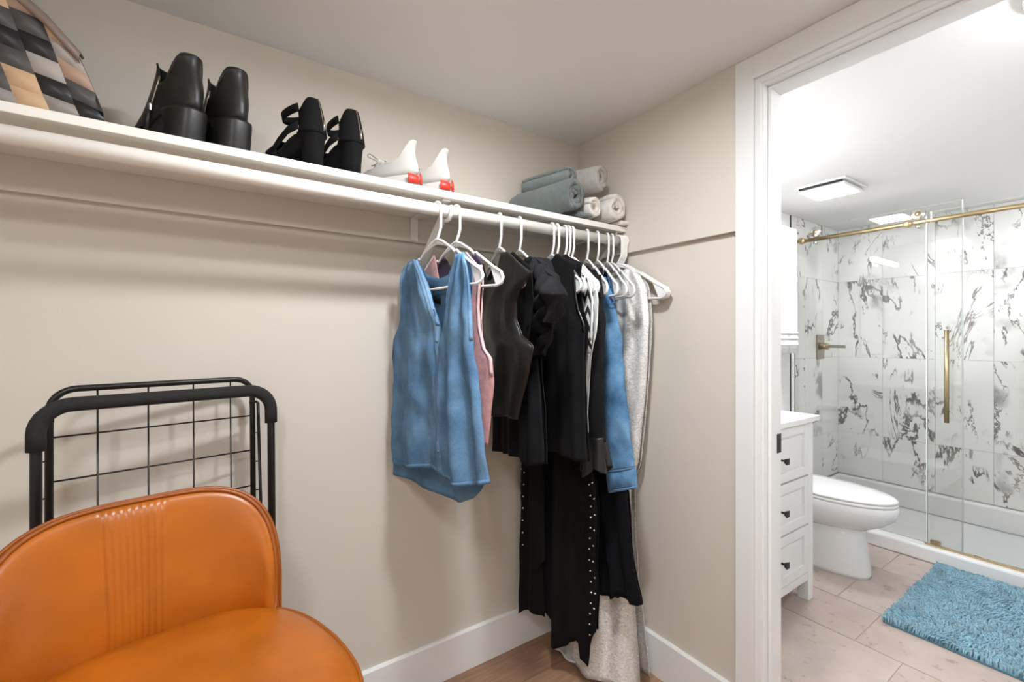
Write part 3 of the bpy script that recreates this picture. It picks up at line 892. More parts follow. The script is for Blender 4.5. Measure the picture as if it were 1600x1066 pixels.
def strip(name, g, m, root, rows=None, cols=None, off=Vector((0, 0, 0)), solid=0.0022, parent=None):
    nr, nc = len(g) - 1, len(g[0]) - 1
    r0, r1 = rows if rows else (0, nr); c0, c1 = cols if cols else (0, nc)
    r0, r1, c0, c1 = [k if k >= 0 else n_ + 1 + k for k, n_ in ((r0, nr), (r1, nr), (c0, nc), (c1, nc))]
    return MB().grid(sub(g, r0, r1, c0, c1, off)).out(name, m, parent or root, origin=root.location, solid=solid)


def garment(name, label, cat, pl, group=None):
    return thing(name, label, cat, (pl.o.x, ROD_Y, 1.45), 0, group)


def mirror(fn, uc=0.0):
    return lambda z: 2 * uc - fn(z)


# 1 --- sleeveless denim blouse
pl = Plane(-0.835, 8)
hanger(-0.835, 8, 'white plastic hanger holding the blue denim blouse')
gm = garment('denim_blouse', 'sleeveless light blue denim blouse with button placket and long back hem', 'blouse', pl)
Lp = [(634, 412), (629, 425), (627, 450), (628, 480), (624, 512), (617, 530), (613, 600), (611, 660), (611, 735)]
Rp = [(728, 396), (735, 415), (736, 450), (735, 490), (738, 530), (742, 570), (750, 650), (761, 757), (763, 790)]
L = edge_fn(pl, Lp, -0.012); Rr = edge_fn(pl, Rp, -0.012); LF = edge_fn(pl, Lp, 0.018); RF = edge_fn(pl, Rp, 0.018)
topb = prof_fn(pl, [(628, 416), (636, 411), (651, 406), (658, 416), (670, 430), (690, 436), (704, 430), (710, 412), (716, 396), (724, 394), (736, 404)], -0.025)
botb = prof_fn(pl, [(606, 728), (613, 736), (640, 750), (680, 772), (716, 787), (738, 779), (753, 764), (762, 752)], -0.025)
gb = cloth_grid(pl, L, Rr, topb, botb, -0.006, -0.026, 0.007, 3, 1, edge=0.006)
sheet('back_panel', gb, DENIM, gm)
strip('back_hem', gb, DENIM, gm, rows=(-2, -1), off=-pl.N * 0.0010, solid=0.0018)
strip('collar_band', gb, DENIM, gm, rows=(0, 3), cols=(9, 36), off=pl.N * 0.003, solid=0.004)
openL = edge_fn(pl, [(654, 407), (661, 425), (668, 452), (676, 478), (684, 505), (688, 560), (689, 650), (691, 752)], 0.025)
openR = edge_fn(pl, [(712, 396), (707, 415), (702, 435), (697, 470), (691, 505), (684, 545), (681, 650), (682, 755)], 0.025)
ft = prof_fn(pl, [(628, 416), (636, 411), (651, 406), (660, 408), (700, 400), (712, 397), (724, 394), (736, 404)], 0.025)
fbL = prof_fn(pl, [(608, 722), (613, 728), (631, 732), (645, 730), (675, 732), (684, 741), (692, 750)], 0.03)
fbR = prof_fn(pl, [(681, 742), (698, 757), (730, 761), (760, 758), (766, 757)], 0.03)
gl = cloth_grid(pl, LF, openL, ft, fbL, 0.012, 0.018, 0.020, 2.4, 2, wr=0.009, edge=0.004, tfold=0.008, ns=30, ph=1.0)
gr = cloth_grid(pl, openR, RF, ft, fbR, 0.010, 0.016, 0.020, 2.2, 3, wr=0.009, edge=0.004, tfold=0.006, ns=30, ph=2.5)
sheet('front_panel', gl, DENIM, gm); sheet('front_panel', gr, DENIM, gm)
strip('placket', gl, DENIML, gm, cols=(28, 30), off=pl.N * 0.0022)
strip('front_hem', gl, DENIM, gm, rows=(-2, -1), off=pl.N * 0.0012, solid=0.0018); strip('front_hem', gr, DENIM, gm, rows=(-2, -1), off=pl.N * 0.0012, solid=0.0018)
strip('armhole_binding', gr, DENIML, gm, rows=(2, 22), cols=(-2, -1), off=pl.N * 0.0018)
strip('armhole_binding', gl, DENIML, gm, rows=(2, 18), cols=(0, 1), off=pl.N * 0.0018)
strip('neck_binding', gl, DENIML, gm, rows=(0, 18), cols=(-2, -1), off=pl.N * 0.0035)
strip('neck_binding', gr, DENIML, gm, rows=(0, 12), cols=(0, 1), off=pl.N * 0.0030)
for j in (22, 29, 36, 43, 50):
    c = gl[j][29] + pl.N * 0.0055
    MB().tube([c - pl.N * 0.0015, c + pl.N * 0.0015], 0.0045, 10).out('button', DENIML, gm, origin=gm.location)
c = [gl[14][30] + pl.N * 0.006 + Vector((0, 0, -0.01)) + pl.U * (0.008 * math.sin(a)) + Vector((0, 0, 0.014 * math.cos(a))) for a in [k * 2 * math.pi / 14 for k in range(14)]]
MB().tube(c, 0.0022, 6, closed=True).out('button_loop', DENIML, gm, origin=gm.location)
lb_ = [[gb[5][k] + pl.N * (0.004) + Vector((0, 0, -0.02 * r)) for k in (20, 22, 24, 25)] for r in range(2)]
MB().grid(lb_).out('neck_label', BCLOTH, gm, origin=gm.location, solid=0.001)
# patch of fabric folds at the right shoulder
# 2 --- pink velvet vest
pl = Plane(-0.775, 8)
hanger(-0.772, 8, 'white plastic hanger holding the pink velvet vest')
gm = garment('pink_vest', 'dusty pink velvet sleeveless top with pale bound armholes', 'vest', pl)
Rf = edge_fn(pl, [(752, 416), (749, 440), (746, 480), (747, 512), (754, 545), (765, 560), (767, 600), (762, 660), (758, 696)], 0.015)
Rb = edge_fn(pl, [(754, 414), (757, 440), (756, 500), (760, 545), (766, 562), (767, 600), (762, 660), (758, 696)], -0.015)
Lf = mirror(Rf, -0.01)
tp = prof_fn(pl, [((-0.30, 1.42), None), ((-0.16, 1.485), None), ((-0.085, 1.535), None), ((-0.06, 1.44), None), ((0.0, 1.39), None), ((0.045, 1.44), None), (735, 393), (752, 414), ((0.4, 1.40), None)], 0.0)
tpb = prof_fn(pl, [((-0.30, 1.42), None), ((-0.16, 1.485), None), ((-0.085, 1.535), None), ((-0.05, 1.50), None), ((0.0, 1.485), None), ((0.045, 1.50), None), (735, 393), (752, 414), ((0.4, 1.40), None)], 0.0)
bp_ = prof_fn(pl, [((-0.4, 0.98), None), (757, 694), ((0.5, 0.97), None)], 0.0)
g1 = cloth_grid(pl, mirror(Rb, -0.01), Rb, tpb, bp_, -0.004, -0.014, 0.004, 3, 5)
sheet('back_panel', g1, PLUM, gm)
g2_ = cloth_grid(pl, Lf, Rf, tp, bp_, 0.004, 0.016, 0.006, 3, 6)
sheet('front_panel', g2_, PINK, gm)
strip('armhole_binding', g2_, PINKT, gm, rows=(1, 34), cols=(-2, -1), off=pl.N * 0.002, solid=0.004)
strip('armhole_binding', g1, PINKT, gm, rows=(1, 34), cols=(-2, -1), off=pl.N * 0.0, solid=0.004)
strip('shoulder_binding', g2_, PINKT, gm, rows=(0, 1), cols=(34, 44), off=pl.N * 0.001, solid=0.004)

# 3 --- black leather sleeveless top
pl = Plane(-0.615, -13)
hanger(-0.615, -13, 'white plastic hanger holding the black leather top')
gm = garment('leather_top', 'black leather sleeveless top with open rimmed armhole', 'top', pl)
Rf = edge_fn(pl, [(832, 422), (824, 436), (811, 452), (805, 470), (804, 500), (811, 526), (828, 540), (823, 580), (812, 620), (804, 655)], 0.02)
Rb = edge_fn(pl, [(834, 424), (838, 470), (834, 520), (829, 542), (823, 580), (812, 620), (804, 655)], -0.02)
Lx0 = edge_fn(pl, [(728, 450), (730, 540), (748, 600), (772, 655)], 0.0); Lx = lambda z, f_=Lx0: max(-0.20, f_(z))
tp = prof_fn(pl, [((-0.26, 1.44), None), ((-0.10, 1.53), None), ((-0.06, 1.46), None), (772, 438), (782, 428), (789, 396), (797, 393), (815, 408), (834, 424), ((0.4, 1.42), None)], 0.01)
tpb = prof_fn(pl, [((-0.26, 1.44), None), ((-0.10, 1.53), None), ((-0.06, 1.475), None), (772, 420), (782, 415), (790, 397), (797, 393), (815, 408), (834, 424), ((0.4, 1.42), None)], -0.01)
bp_ = prof_fn(pl, [((-0.4, 1.03), None), (777, 644), (790, 650), (804, 650), ((0.5, 1.02), None)], 0.0)
g1 = cloth_grid(pl, Lx, Rb, tpb, bp_, -0.006, -0.022, 0.004, 3, 8)
sheet('back_panel', g1, BCLOTH, gm)
g2_ = cloth_grid(pl, Lx, Rf, tp, bp_, 0.010, 0.024, 0.010, 2.6, 9, tfold=0.004)
sheet('front_panel', g2_, BLEATHER, gm)
rim = [g2_[j][-1] + pl.N * 0.001 for j in range(3, 34)]
MB().tube(rim, 0.0028, 6).out('armhole_rim', BLEATHER, gm, origin=gm.location)

# 4 --- black blouse with ruffled sleeve
pl = Plane(-0.535, -14)
hanger(-0.535, -15, 'white plastic hanger holding the black blouse with ruffled sleeve')
gm = garment('ruffle_blouse', 'black blouse with gathered ruffle sleeve next to the leather top', 'blouse', pl)
Rf = edge_fn(pl, [(842, 408), (848, 440), (846, 500), (842, 560), (849, 640), (852, 728)], 0.0)
Lx0 = edge_fn(pl, [(752, 430), (756, 540), (758, 620), (761, 690)], 0.0); Lx = lambda z, f_=Lx0: max(-0.235, f_(z))
tp = prof_fn(pl, [((-0.26, 1.44), None), ((-0.08, 1.52), None), ((-0.04, 1.45), None), ((0.06, 1.46), None), (828, 404), (836, 401), (846, 410), ((0.4, 1.42), None)])
bp_ = prof_fn(pl, [(757, 680), (763, 684), (775, 702), (800, 709), (815, 714), (830, 728), (850, 726), (858, 722)])
sheet('back_panel', cloth_grid(pl, Lx, Rf, tp, bp_, -0.006, -0.016, 0.006, 4, 10), BCREPE, gm)
sheet('front_panel', cloth_grid(pl, Lx, Rf, tp, bp_, 0.006, 0.016, 0.012, 4.5, 11), BCREPE, gm)


def ruffle(name, pl, Lq, Rq, m, root, nf=3.0, amp=0.016, bulge=0.03, seed=0, w0=0.0, wr=0.012):
    """gathered tube: both faces in one mesh, deep folds across"""
    Lf_ = edge_fn(pl, Lq); Rf_ = edge_fn(pl, Rq)
    zs = sorted([pl.uz(*p)[1] for p in Lq]); z0, z1 = zs[-1], zs[0]
    zr = sorted([pl.uz(*p)[1] for p in Rq]); y0, y1 = zr[-1], zr[0]
    nt, n = 60, 44; rings = []
    for j in range(nt + 1):
        t = j / nt; ring = []
        for k in range(n):
            a = 2 * math.pi * k / n; s = 0.5 - 0.5 * math.cos(a)
            z = (z0 + (z1 - z0) * t) * (1 - s) + (y0 + (y1 - y0) * t) * s
            u = Lf_(z) + (Rf_(z) - Lf_(z)) * s
            wv = bulge * math.sin(a) * (0.5 + 0.5 * math.sin(math.pi * min(1, t * 1.1)))
            f_ = amp * math.sin(nf * 2 * math.pi * (t + 0.35 * s) + seed) * math.sin(a)
            nz = Vector((u * 22, z * 16, math.sin(a) * 1.3 + seed))
            p = pl.P(u + 0.006 * noise.noise(nz), z, w0 + wv + f_ + wr * noise.noise(nz + Vector((5, 3, 1))))
            ring.append(p)
        rings.append(ring)
    return MB().loft(rings, False, False).out(name, m, root, origin=root.location, solid=0.0012)


ruffle('ruffle_sleeve', pl, [(836, 402), (846, 430), (850, 470), (840, 510), (834, 548), (832, 562)], [(846, 404), (866, 428), (873, 452), (868, 485), (862, 520), (853, 552)], BCREPE, gm, 3.2, 0.018, 0.028, 3, 0.004, 0.022)
ruffle('ruffle_tier', pl, [(842, 420), (850, 440), (851, 470), (846, 500)], [(856, 412), (871, 436), (876, 460), (866, 505)], BCREPE, gm, 1.8, 0.016, 0.030, 5, 0.010, 0.020)

# 5 --- black sleeveless shell top
pl = Plane(-0.395, -14)
hanger(-0.395, -15, 'white plastic hanger holding the plain black sleeveless top')
gm = garment('shell_top', 'plain black sleeveless top with high shoulder and flared hem', 'top', pl)
Rf = edge_fn(pl, [(906, 408), (903, 425), (904, 455), (909, 485), (917, 508), (914, 560), (915, 640), (919, 722)], 0.0)
Lx = edge_fn(pl, [(824, 440), (832, 540), (834, 620), (830, 700)], 0.0)
tp = prof_fn(pl, [((-0.26, 1.44), None), ((-0.13, 1.50), None), (850, 440), (862, 416), (873, 400), (878, 396), (884, 401), (906, 411), ((0.4, 1.44), None)])
bp_ = prof_fn(pl, [(824, 650), (840, 672), (856, 700), (880, 708), (900, 718), (918, 722), (930, 720)])
sheet('back_panel', cloth_grid(pl, Lx, Rf, tp, bp_, -0.004, -0.012, 0.005, 4, 13), BCREPE, gm)
g2_ = cloth_grid(pl, Lx, Rf, tp, bp_, 0.004, 0.014, 0.013, 5.0, 14, drift=1.2)
sheet('front_panel', g2_, BCREPE, gm)
strip('armhole_binding', g2_, BSATIN, gm, rows=(2, 20), cols=(-2, -1), off=pl.N * 0.0015)

# 6 --- white top with black zigzag print
pl = Plane(-0.335, -17)
hanger(-0.335, -18, 'white plastic hanger holding the zigzag print top')
gm = garment('zigzag_top', 'white top with black zigzag print, mostly hidden behind the black top', 'top', pl)
Rf = edge_fn(pl, [(925, 436), (931, 470), (929, 520), (922, 560), (919, 600), (917, 650)], 0.0)
tp = prof_fn(pl, [((-0.26, 1.44), None), ((-0.06, 1.53), None), ((0.0, 1.47), None), ((0.05, 1.53), None), ((0.19, 1.46), None), ((0.4, 1.42), None)])
bp_ = prof_fn(pl, [((-0.4, 0.96), None), ((0.4, 0.96), None)])
sheet('back_panel', cloth_grid(pl, mirror(Rf, -0.01), Rf, tp, bp_, -0.003, -0.010, 0.004, 4, 15), WHITECLOTH, gm)
g2_ = cloth_grid(pl, mirror(Rf, -0.01), Rf, tp, bp_, 0.003, 0.010, 0.005, 4, 16)
sheet('front_panel', g2_[:28], ZIG, gm)
sheet('lower_panel', g2_[27:], WHITECLOTH, gm)
strip('armhole_binding', g2_, WHITECLOTH, gm, rows=(0, 22), cols=(-2, -1), off=pl.N * 0.0015)

# 7 --- long black studded duster
pl = Plane(-0.305, 10)
hanger(-0.300, -19, 'white plastic hanger holding the long black studded duster')
gm = garment('studded_duster', 'long black open duster with rows of silver studs along its edges', 'duster', pl)
Lx0 = edge_fn(pl, [(846, 440), (836, 560), (817, 700), (814, 850), (812, 960)], 0.0); Lx = lambda z, f_=Lx0: max(f_(z), -0.08 - 0.5 * smooth(1.05, 0.88, z))
Rf = edge_fn(pl, [(895, 430), (900, 600), (912, 690), (930, 742), (936, 800), (933, 870), (936, 930), (934, 985)], 0.0)
tp = prof_fn(pl, [((-0.40, 1.43), None), ((-0.06, 1.53), None), ((0.0, 1.50), None), ((0.05, 1.53), None), ((0.22, 1.45), None), ((0.5, 1.42), None)])
bB = prof_fn(pl, [(808, 962), (813, 956), (823, 949), (836, 950), (850, 962), (862, 975), (935, 985), (960, 985)])
sheet('back_panel', cloth_grid(pl, Lx, Rf, tp, bB, -0.004, -0.010, 0.006, 3, 17), BCLOTH, gm)
inL = edge_fn(pl, [(880, 420), (870, 560), (850, 700), (846, 800), (852, 960)], 0.0)
bL = prof_fn(pl, [(808, 962), (813, 957), (823, 950), (836, 951), (850, 962), (858, 972), (870, 975)])
g3 = cloth_grid(pl, Lx, inL, tp, bL, 0.006, 0.010, 0.012, 1.6, 18, ns=26)
sheet('front_panel', g3, BCLOTH, gm)
inR = edge_fn(pl, [(884, 420), (876, 560), (868, 700), (864, 850), (863, 1006)], 0.0)
bR = prof_fn(pl, [(862, 1003), (872, 1010), (886, 1009), (895, 1000), (906, 998), (909, 1028), (922, 1041), (927, 1000), (933, 985), (945, 985)])
g4 = cloth_grid(pl, inR, Rf, tp, bR, 0.008, 0.012, 0.014, 2.2, 19, ns=30, nt=70)
sheet('front_panel', g4, BCLOTH, gm)
sash_ = cloth_grid(pl, edge_fn(pl, [(832, 600), (832, 884)]), edge_fn(pl, [(852, 600), (858, 875)]), prof_fn(pl, [(832, 640), (858, 640)]), prof_fn(pl, [(830, 884), (845, 886), (858, 872)]), 0.020, 0.008, 0.004, 1.5, 20, ns=12)
sheet('sash', sash_, mat('black_grey_cloth', (20, 21, 20), 0.9, spec=0.2), gm)


def studs(g, cols, r0, r1, step, root, nrm, jit=0):
    for c_ in cols:
        for j in range(r0, r1, step):
            p = g[j][c_] + nrm * 0.002
            key = 'studmesh'
            if key not in STUD:
                mb = MB().lathe([(0.0, -0.001), (0.0042, -0.001), (0.0037, 0.0015), (0.0016, 0.0033), (0.0, 0.0036)], n=8); o_ = mb.out('stud', STUDM, root); STUD[key] = o_.data; o_.location = p - root.location
            else:
                o_ = bpy.data.objects.new('stud', STUD[key]); COL.objects.link(o_); o_.parent = root; o_.location = p - root.location
            o_.rotation_euler = (math.pi / 2, 0, math.atan2(nrm.y, nrm.x) + math.pi / 2)


STUD = {}
studs(g3, (1,), 26, 55, 2, gm, pl.N); studs(g3, (6,), 27, 46, 2, gm, pl.N)
studs(g4, (27,), 28, 69, 2, gm, pl.N); studs(g4, (29,), 29, 66, 3, gm, pl.N)

# 8 --- black long sleeve top with satin cuff
pl = Plane(-0.235, -20)
hanger(-0.226, -26, 'white plastic hanger holding the black top with satin cuff')
gm = garment('satin_cuff_top', 'black long sleeve top with flared satin cuff', 'top', pl)
Rf = edge_fn(pl, [(938, 432), (936, 560), (938, 700)], 0.0)
tp = prof_fn(pl, [((-0.26, 1.44), None), ((-0.06, 1.53), None), ((0.0, 1.47), None), ((0.05, 1.53), None), ((0.2, 1.455), None), ((0.4, 1.42), None)])
bp_ = prof_fn(pl, [((-0.4, 0.88), None), ((0.4, 0.86), None)])
sheet('back_panel', cloth_grid(pl, mirror(Rf, -0.01), Rf, tp, bp_, -0.003, -0.008, 0.004, 3, 21), BCREPE, gm)
sheet('front_panel', cloth_grid(pl, mirror(Rf, -0.01), Rf, tp, bp_, 0.003, 0.008, 0.004, 3, 22), BCREPE, gm)
pl = Plane(-0.318, 0)
ruffle('sleeve', pl, [(922, 444), (921, 500), (918, 580), (918, 640), (921, 690)], [(944, 430), (950, 500), (949, 600), (952, 690)], BCREPE, gm, 0.6, 0.004, 0.022, 1, 0.018, 0.004)


def flare_cuff(pl, m, root):
    n = 40; rings = []
    for j in range(25):
        t = j / 24; ring = []
        for k in range(n):
            a = 2 * math.pi * k / n; s = 0.5 - 0.5 * math.cos(a)
            u0, zz0 = pl.uz(921 - 6 * t, 683 + 54 * t); u1, zz1 = pl.uz(951 + 6 * t, 683 + 50 * t)
            z = zz0 * (1 - s) + zz1 * s + 0.012 * t * math.sin(4 * a)
            ring.append(pl.P(u0 + (u1 - u0) * s + 0.006 * t * math.cos(5 * a), z, 0.018 + 0.026 * math.sin(a) + (0.002 + 0.013 * t) * math.sin(6 * a + 0.7) * abs(math.sin(a)) ** .5))
        rings.append(ring)
    return MB().loft(rings, False, False).out('satin_cuff', m, root, origin=root.location, solid=0.0012)


flare_cuff(pl, BSATIN, gm)

# 9 --- navy flared dress
pl = Plane(-0.180, -14)
hanger(-0.172, -27, 'white plastic hanger holding the dark navy flared dress')
gm = garment('navy_dress', 'very dark navy dress with flared hem below the denim sleeve', 'dress', pl)
Rf = edge_fn(pl, [(945, 440), (946, 600), (965, 720), (982, 768), (987, 850), (996, 910), (1003, 938)], 0.0)
Lx0 = edge_fn(pl, [(890, 440), (895, 600), (912, 720), (925, 800), (932, 900), (936, 935)], 0.0); Lx = lambda z, f_=Lx0: max(-0.22, f_(z))
tp = prof_fn(pl, [((-0.26, 1.44), None), ((-0.06, 1.53), None), ((0.0, 1.46), None), ((0.05, 1.53), None), ((0.2, 1.455), None), ((0.4, 1.42), None)])
bp_ = prof_fn(pl, [(925, 920), (938, 928), (962, 936), (967, 930), (985, 944), (998, 947), (1008, 940)])
sheet('back_panel', cloth_grid(pl, Lx, Rf, tp, bp_, -0.003, -0.010, 0.006, 3, 23), NAVY, gm)
sheet('front_panel', cloth_grid(pl, Lx, Rf, tp, bp_, 0.003, 0.012, 0.016, 2.5, 24, fpow=2), NAVY, gm)

# 10 --- blue denim shirt with long sleeve
pl = Plane(-0.118, -24)
hanger(-0.118, -29, 'white plastic hanger holding the blue denim shirt')
gm = garment('denim_shirt', 'medium blue denim shirt with buttoned cuff on its long sleeve', 'shirt', pl)
Rf = edge_fn(pl, [(957, 438), (955, 560), (957, 700)], 0.0)
Lx = lambda z: -0.09
tp = prof_fn(pl, [((-0.30, 1.44), None), ((-0.03, 1.53), None), (926, 426), (940, 430), (958, 440), ((0.4, 1.42), None)])
bp_ = prof_fn(pl, [((-0.4, 0.90), None), ((0.4, 0.86), None)])
sheet('back_panel', cloth_grid(pl, Lx, Rf, tp, bp_, -0.003, -0.006, 0.003, 3, 25), DENIM2, gm)
sheet('front_panel', cloth_grid(pl, Lx, Rf, tp, bp_, 0.003, 0.008, 0.004, 3, 26), DENIM2, gm)
pl = Plane(-0.215, 4)
ruffle('sleeve', pl, [(934, 430), (939, 480), (943, 560), (948, 650), (955, 736)], [(952, 434), (966, 470), (975, 530), (983, 620), (990, 680), (997, 730)], DENIM2, gm, 0.8, 0.004, 0.024, 2, 0.020, 0.006)
cf = ruffle('cuff', pl, [(954, 734), (958, 768)], [(998, 728), (1002, 761)], DENIM2, gm, 0.0, 0.0, 0.028, 4, 0.022, 0.001)
for yy_ in (735, 764):
    pts = []
    for k in range(28):
        a = 2 * math.pi * k / 28; s = 0.5 - 0.5 * math.cos(a)
        u0, z0 = pl.uz(954 + (yy_ - 734) * 0.12, yy_); u1, z1 = pl.uz(998 + (yy_ - 734) * 0.12, yy_ - 6)
        pts.append(pl.P(u0 + (u1 - u0) * s, z0 + (z1 - z0) * s, 0.022 + 0.022 * math.sin(a)))
    MB().tube(pts, 0.0022, 6, closed=True).out('cuff_seam', DENIML, cf, origin=gm.location)
sl = []
for k in range(12):
    px, py = 944 + 20 * (k / 11.0), 472 + 4 * math.sin(k * 0.3) - 2 * k / 11.0
    u, z = pl.uz(px, py, 0.04); sl.append(pl.P(u, z, 0.044 - 0.02 * abs(k / 11 - 0.5)))
MB().tube(sl, 0.0018, 6).out('shoulder_seam', DENIML, gm, origin=gm.location)

# 11 --- long silver shimmer gown
pl = Plane(-0.058, 2)
hanger(-0.060, 2, 'white plastic hanger holding the long silver gown')
gm = garment('silver_gown', 'long silvery crinkled metallic gown reaching the floor beside the side wall', 'gown', pl)
Rf = edge_fn(pl, [(1003, 432), (1012, 448), (1017, 500), (1015, 560), (1009, 640), (1002, 720), (992, 750), (992, 820), (997, 900), (1004, 960), (1010, 1010), (1016, 1066)], 0.0)
Lx = edge_fn(pl, [(960, 440), (958, 520), (948, 640), (935, 760), (925, 880), (915, 980)], 0.0)
tp = prof_fn(pl, [((-0.26, 1.44), None), ((-0.05, 1.52), None), (965, 436), (977, 424), (990, 420), (1004, 431), (1014, 444), ((0.4, 1.42), None)])
bp_ = prof_fn(pl, [((-0.5, 0.012), None), ((0.5, 0.012), None)])
sheet('back_panel', cloth_grid(pl, Lx, Rf, tp, bp_, -0.002, -0.006, 0.004, 3, 27, nt=80), SILVER, gm)
sheet('front_panel', cloth_grid(pl, Lx, Rf, tp, bp_, 0.004, 0.010, 0.012, 2.6, 28, fpow=0.6, tfold=0.008, nt=90, wr=0.004, flare=0.16), SILVER, gm)
# pale train lying on the floor
A_ = hit(866, 1010, 'z', 0.02); B_ = hit(936, 1062, 'z', 0.02); Cc = hit(905, 985, 'z', 0.02); Dd = hit(960, 1030, 'z', 0.02)
g = []
for j in range(21):
    t = j / 20; row = []
    for i in range(31):
        s = i / 30
        p = A_.lerp(B_, s).lerp(Cc.lerp(Dd, s), t)
        zz = 0.010 + 0.05 * t * t + 0.012 * abs(math.sin(s * 9 + 2 * t)) * (0.4 + 0.6 * t) + 0.006 * noise.noise((s * 6, t * 5, 1.0))
        row.append(Vector((p.x + 0.006 * math.sin(s * 14), p.y, zz)))
    g.append(row)
MB().grid(g).out('train', LACE, gm, origin=gm.location, solid=0.0015)
MB().tube([g[0][i] + Vector((0, 0, 0.002)) for i in range(31)], 0.004, 6).out('train_hem', LACE, gm, origin=gm.location)

# spare hangers
for x, th in ((-0.094, -26),):
    hanger(x, th, 'empty white plastic hanger between the denim shirt and the silver gown')
for x, th in ((-0.372, -16), (-0.318, -18)):
    hanger(x, th, 'white plastic hanger bunched among the black tops', 'hangers bunched among the black tops')
for x, th in ((-0.050, 1), (-0.041, 1), (-0.0325, 1)):
    hanger(x, th, 'empty white plastic hanger pushed against the side wall', 'empty hangers by the side wall')

# ------------------------------------------------------------------ SHELF THINGS
Z0 = SHELF_Z + 0.0005


def shoe_frame(x, y, ang):
    """local x towards the toe, local y to the side, origin at the back of the heel on the shelf"""
    return (x, y, Z0), math.pi / 2 + R_(ang)


def outline(xb, xf, w, n=32, p=2.3, fat=0.62):
    """closed foot-like outline from heel xb to toe xf, half-width w; widest at fat"""
    pts = []
    for k in range(n):
        a = 2 * math.pi * k / n
        c, s_ = math.cos(a), math.sin(a)
        r = (abs(c) ** p + abs(s_) ** p) ** (-1 / p)
        x = (xb + xf) / 2 + (xf - xb) / 2 * c * r
        t = (x - xb) / (xf - xb)
        pts.append((x, w * s_ * r * (0.80 + 0.20 * smooth(0.0, fat, t)), 0))
    return pts


# ankle boots
def boot(label, x, y, ang, side):
    loc, rz = shoe_frame(x, y, ang)
    b = thing('ankle_boot', label, 'boot', loc, rz, 'black ankle boots on the shelf')
    HH = 0.068; LEN = 0.265

    def lift(x_):                       # how far the foot bed is raised above the shelf
        return 0.012 + (HH - 0.012) * smooth(0.165, 0.05, x_)
    # block heel
    rings = []
    for z, xb, xf, w in ((0.0, 0.008, 0.072, 0.036), (0.004, 0.007, 0.073, 0.037), (HH * 0.5, 0.002, 0.078, 0.038), (HH - 0.004, -0.004, 0.088, 0.040), (HH + 0.002, -0.004, 0.09, 0.040)):
        rings.append([(px, py, z) for px, py, _ in outline(xb, xf, w, 28, 3.0)])
    MB().loft(rings).out('heel', HEELB, b)
    so = []
    for dz in (-0.010, -0.002):
        so.append([(px, py, lift(px) + dz + (0 if px > 0.16 else 0.0)) for px, py, _ in outline(0.0, LEN, 0.042, 40, 2.4)])
    so = [[(px, py, max(0.0, pz)) for px, py, pz in r] for r in so]
    MB().loft(so).out('sole', HEELB, b)
    # upper: stacked outlines from the foot bed to the collar
    st = [(0.000, -0.002, LEN, 0.042), (0.012, -0.004, LEN + 0.002, 0.044), (0.030, -0.005, LEN - 0.012, 0.043), (0.045, -0.004, LEN - 0.075, 0.0425), (0.060, -0.001, 0.158, 0.041),
          (0.075, 0.003, 0.138, 0.0385), (0.090, 0.006, 0.128, 0.0365), (0.105, 0.008, 0.123, 0.035), (0.116, 0.007, 0.122, 0.0345), (0.122, 0.004, 0.122, 0.035)]
    rings = []
    for k, (dz, xb, xf, w) in enumerate(st):
        r = []
        for px, py, _ in outline(xb, xf, w, 40, 2.2, 0.4):
            t = (px - xb) / (xf - xb)
            zz = lift(px) * (1 - smooth(0.03, 0.10, dz)) + HH * smooth(0.03, 0.10, dz) + dz
            # collar: high at back and front, scooped at the sides
            cut = smooth(0.05, 0.122, dz) * (0.066 * smooth(0.10, 0.50, t) * (1 - 0.90 * smooth(0.56, 0.80, t)))
            r.append((px, py, zz - cut))
        rings.append(r)
    up = MB().loft(rings, True, False).out('upper', SHOEB, b, solid=0.003, sub=1)
    inner = [[(px * 0.96 + 0.003, py * 0.93, pz - 0.001) for px, py, pz in r] for r in rings[4:]]
    MB().loft(inner, True, False).out('lining', SUEDE, b)
    rim = rings[-1]
    MB().tube([(p[0], p[1], p[2] + 0.0005) for p in rim], 0.0022, 6, closed=True).out('collar_rim', SHOEB, b)
    # zip running down the inner side from the scoop
    yy_ = side * 0.0425
    zp = [(0.066, side * 0.0405, HH + 0.073), (0.074, yy_, HH + 0.050), (0.084, side * 0.0445, HH + 0.026), (0.092, side * 0.0462, HH + 0.002)]
    z_ = MB().tube(zp, 0.0022, 6).out('zipper', NICKEL, b)
    MB().box(0.086, 0.094, min(yy_ * 1.08, yy_ * 1.20), max(yy_ * 1.08, yy_ * 1.20), HH - 0.002, HH + 0.014).out('slider', CHROME, z_, smooth=False, bevel=0.001)
    MB().tube([(0.090, yy_ * 1.17, HH + 0.0), (0.093, yy_ * 1.20, HH - 0.018), (0.094, yy_ * 1.2, HH - 0.042)], [0.002, 0.005, 0.0055], 8).out('pull_tab', SHOEB, z_)
    return b


boot('black leather ankle boot standing next to the woven bag', -1.420, -0.292, 30, 1)
boot('black leather ankle boot standing next to the strappy heels', -1.334, -0.292, 22, 1)


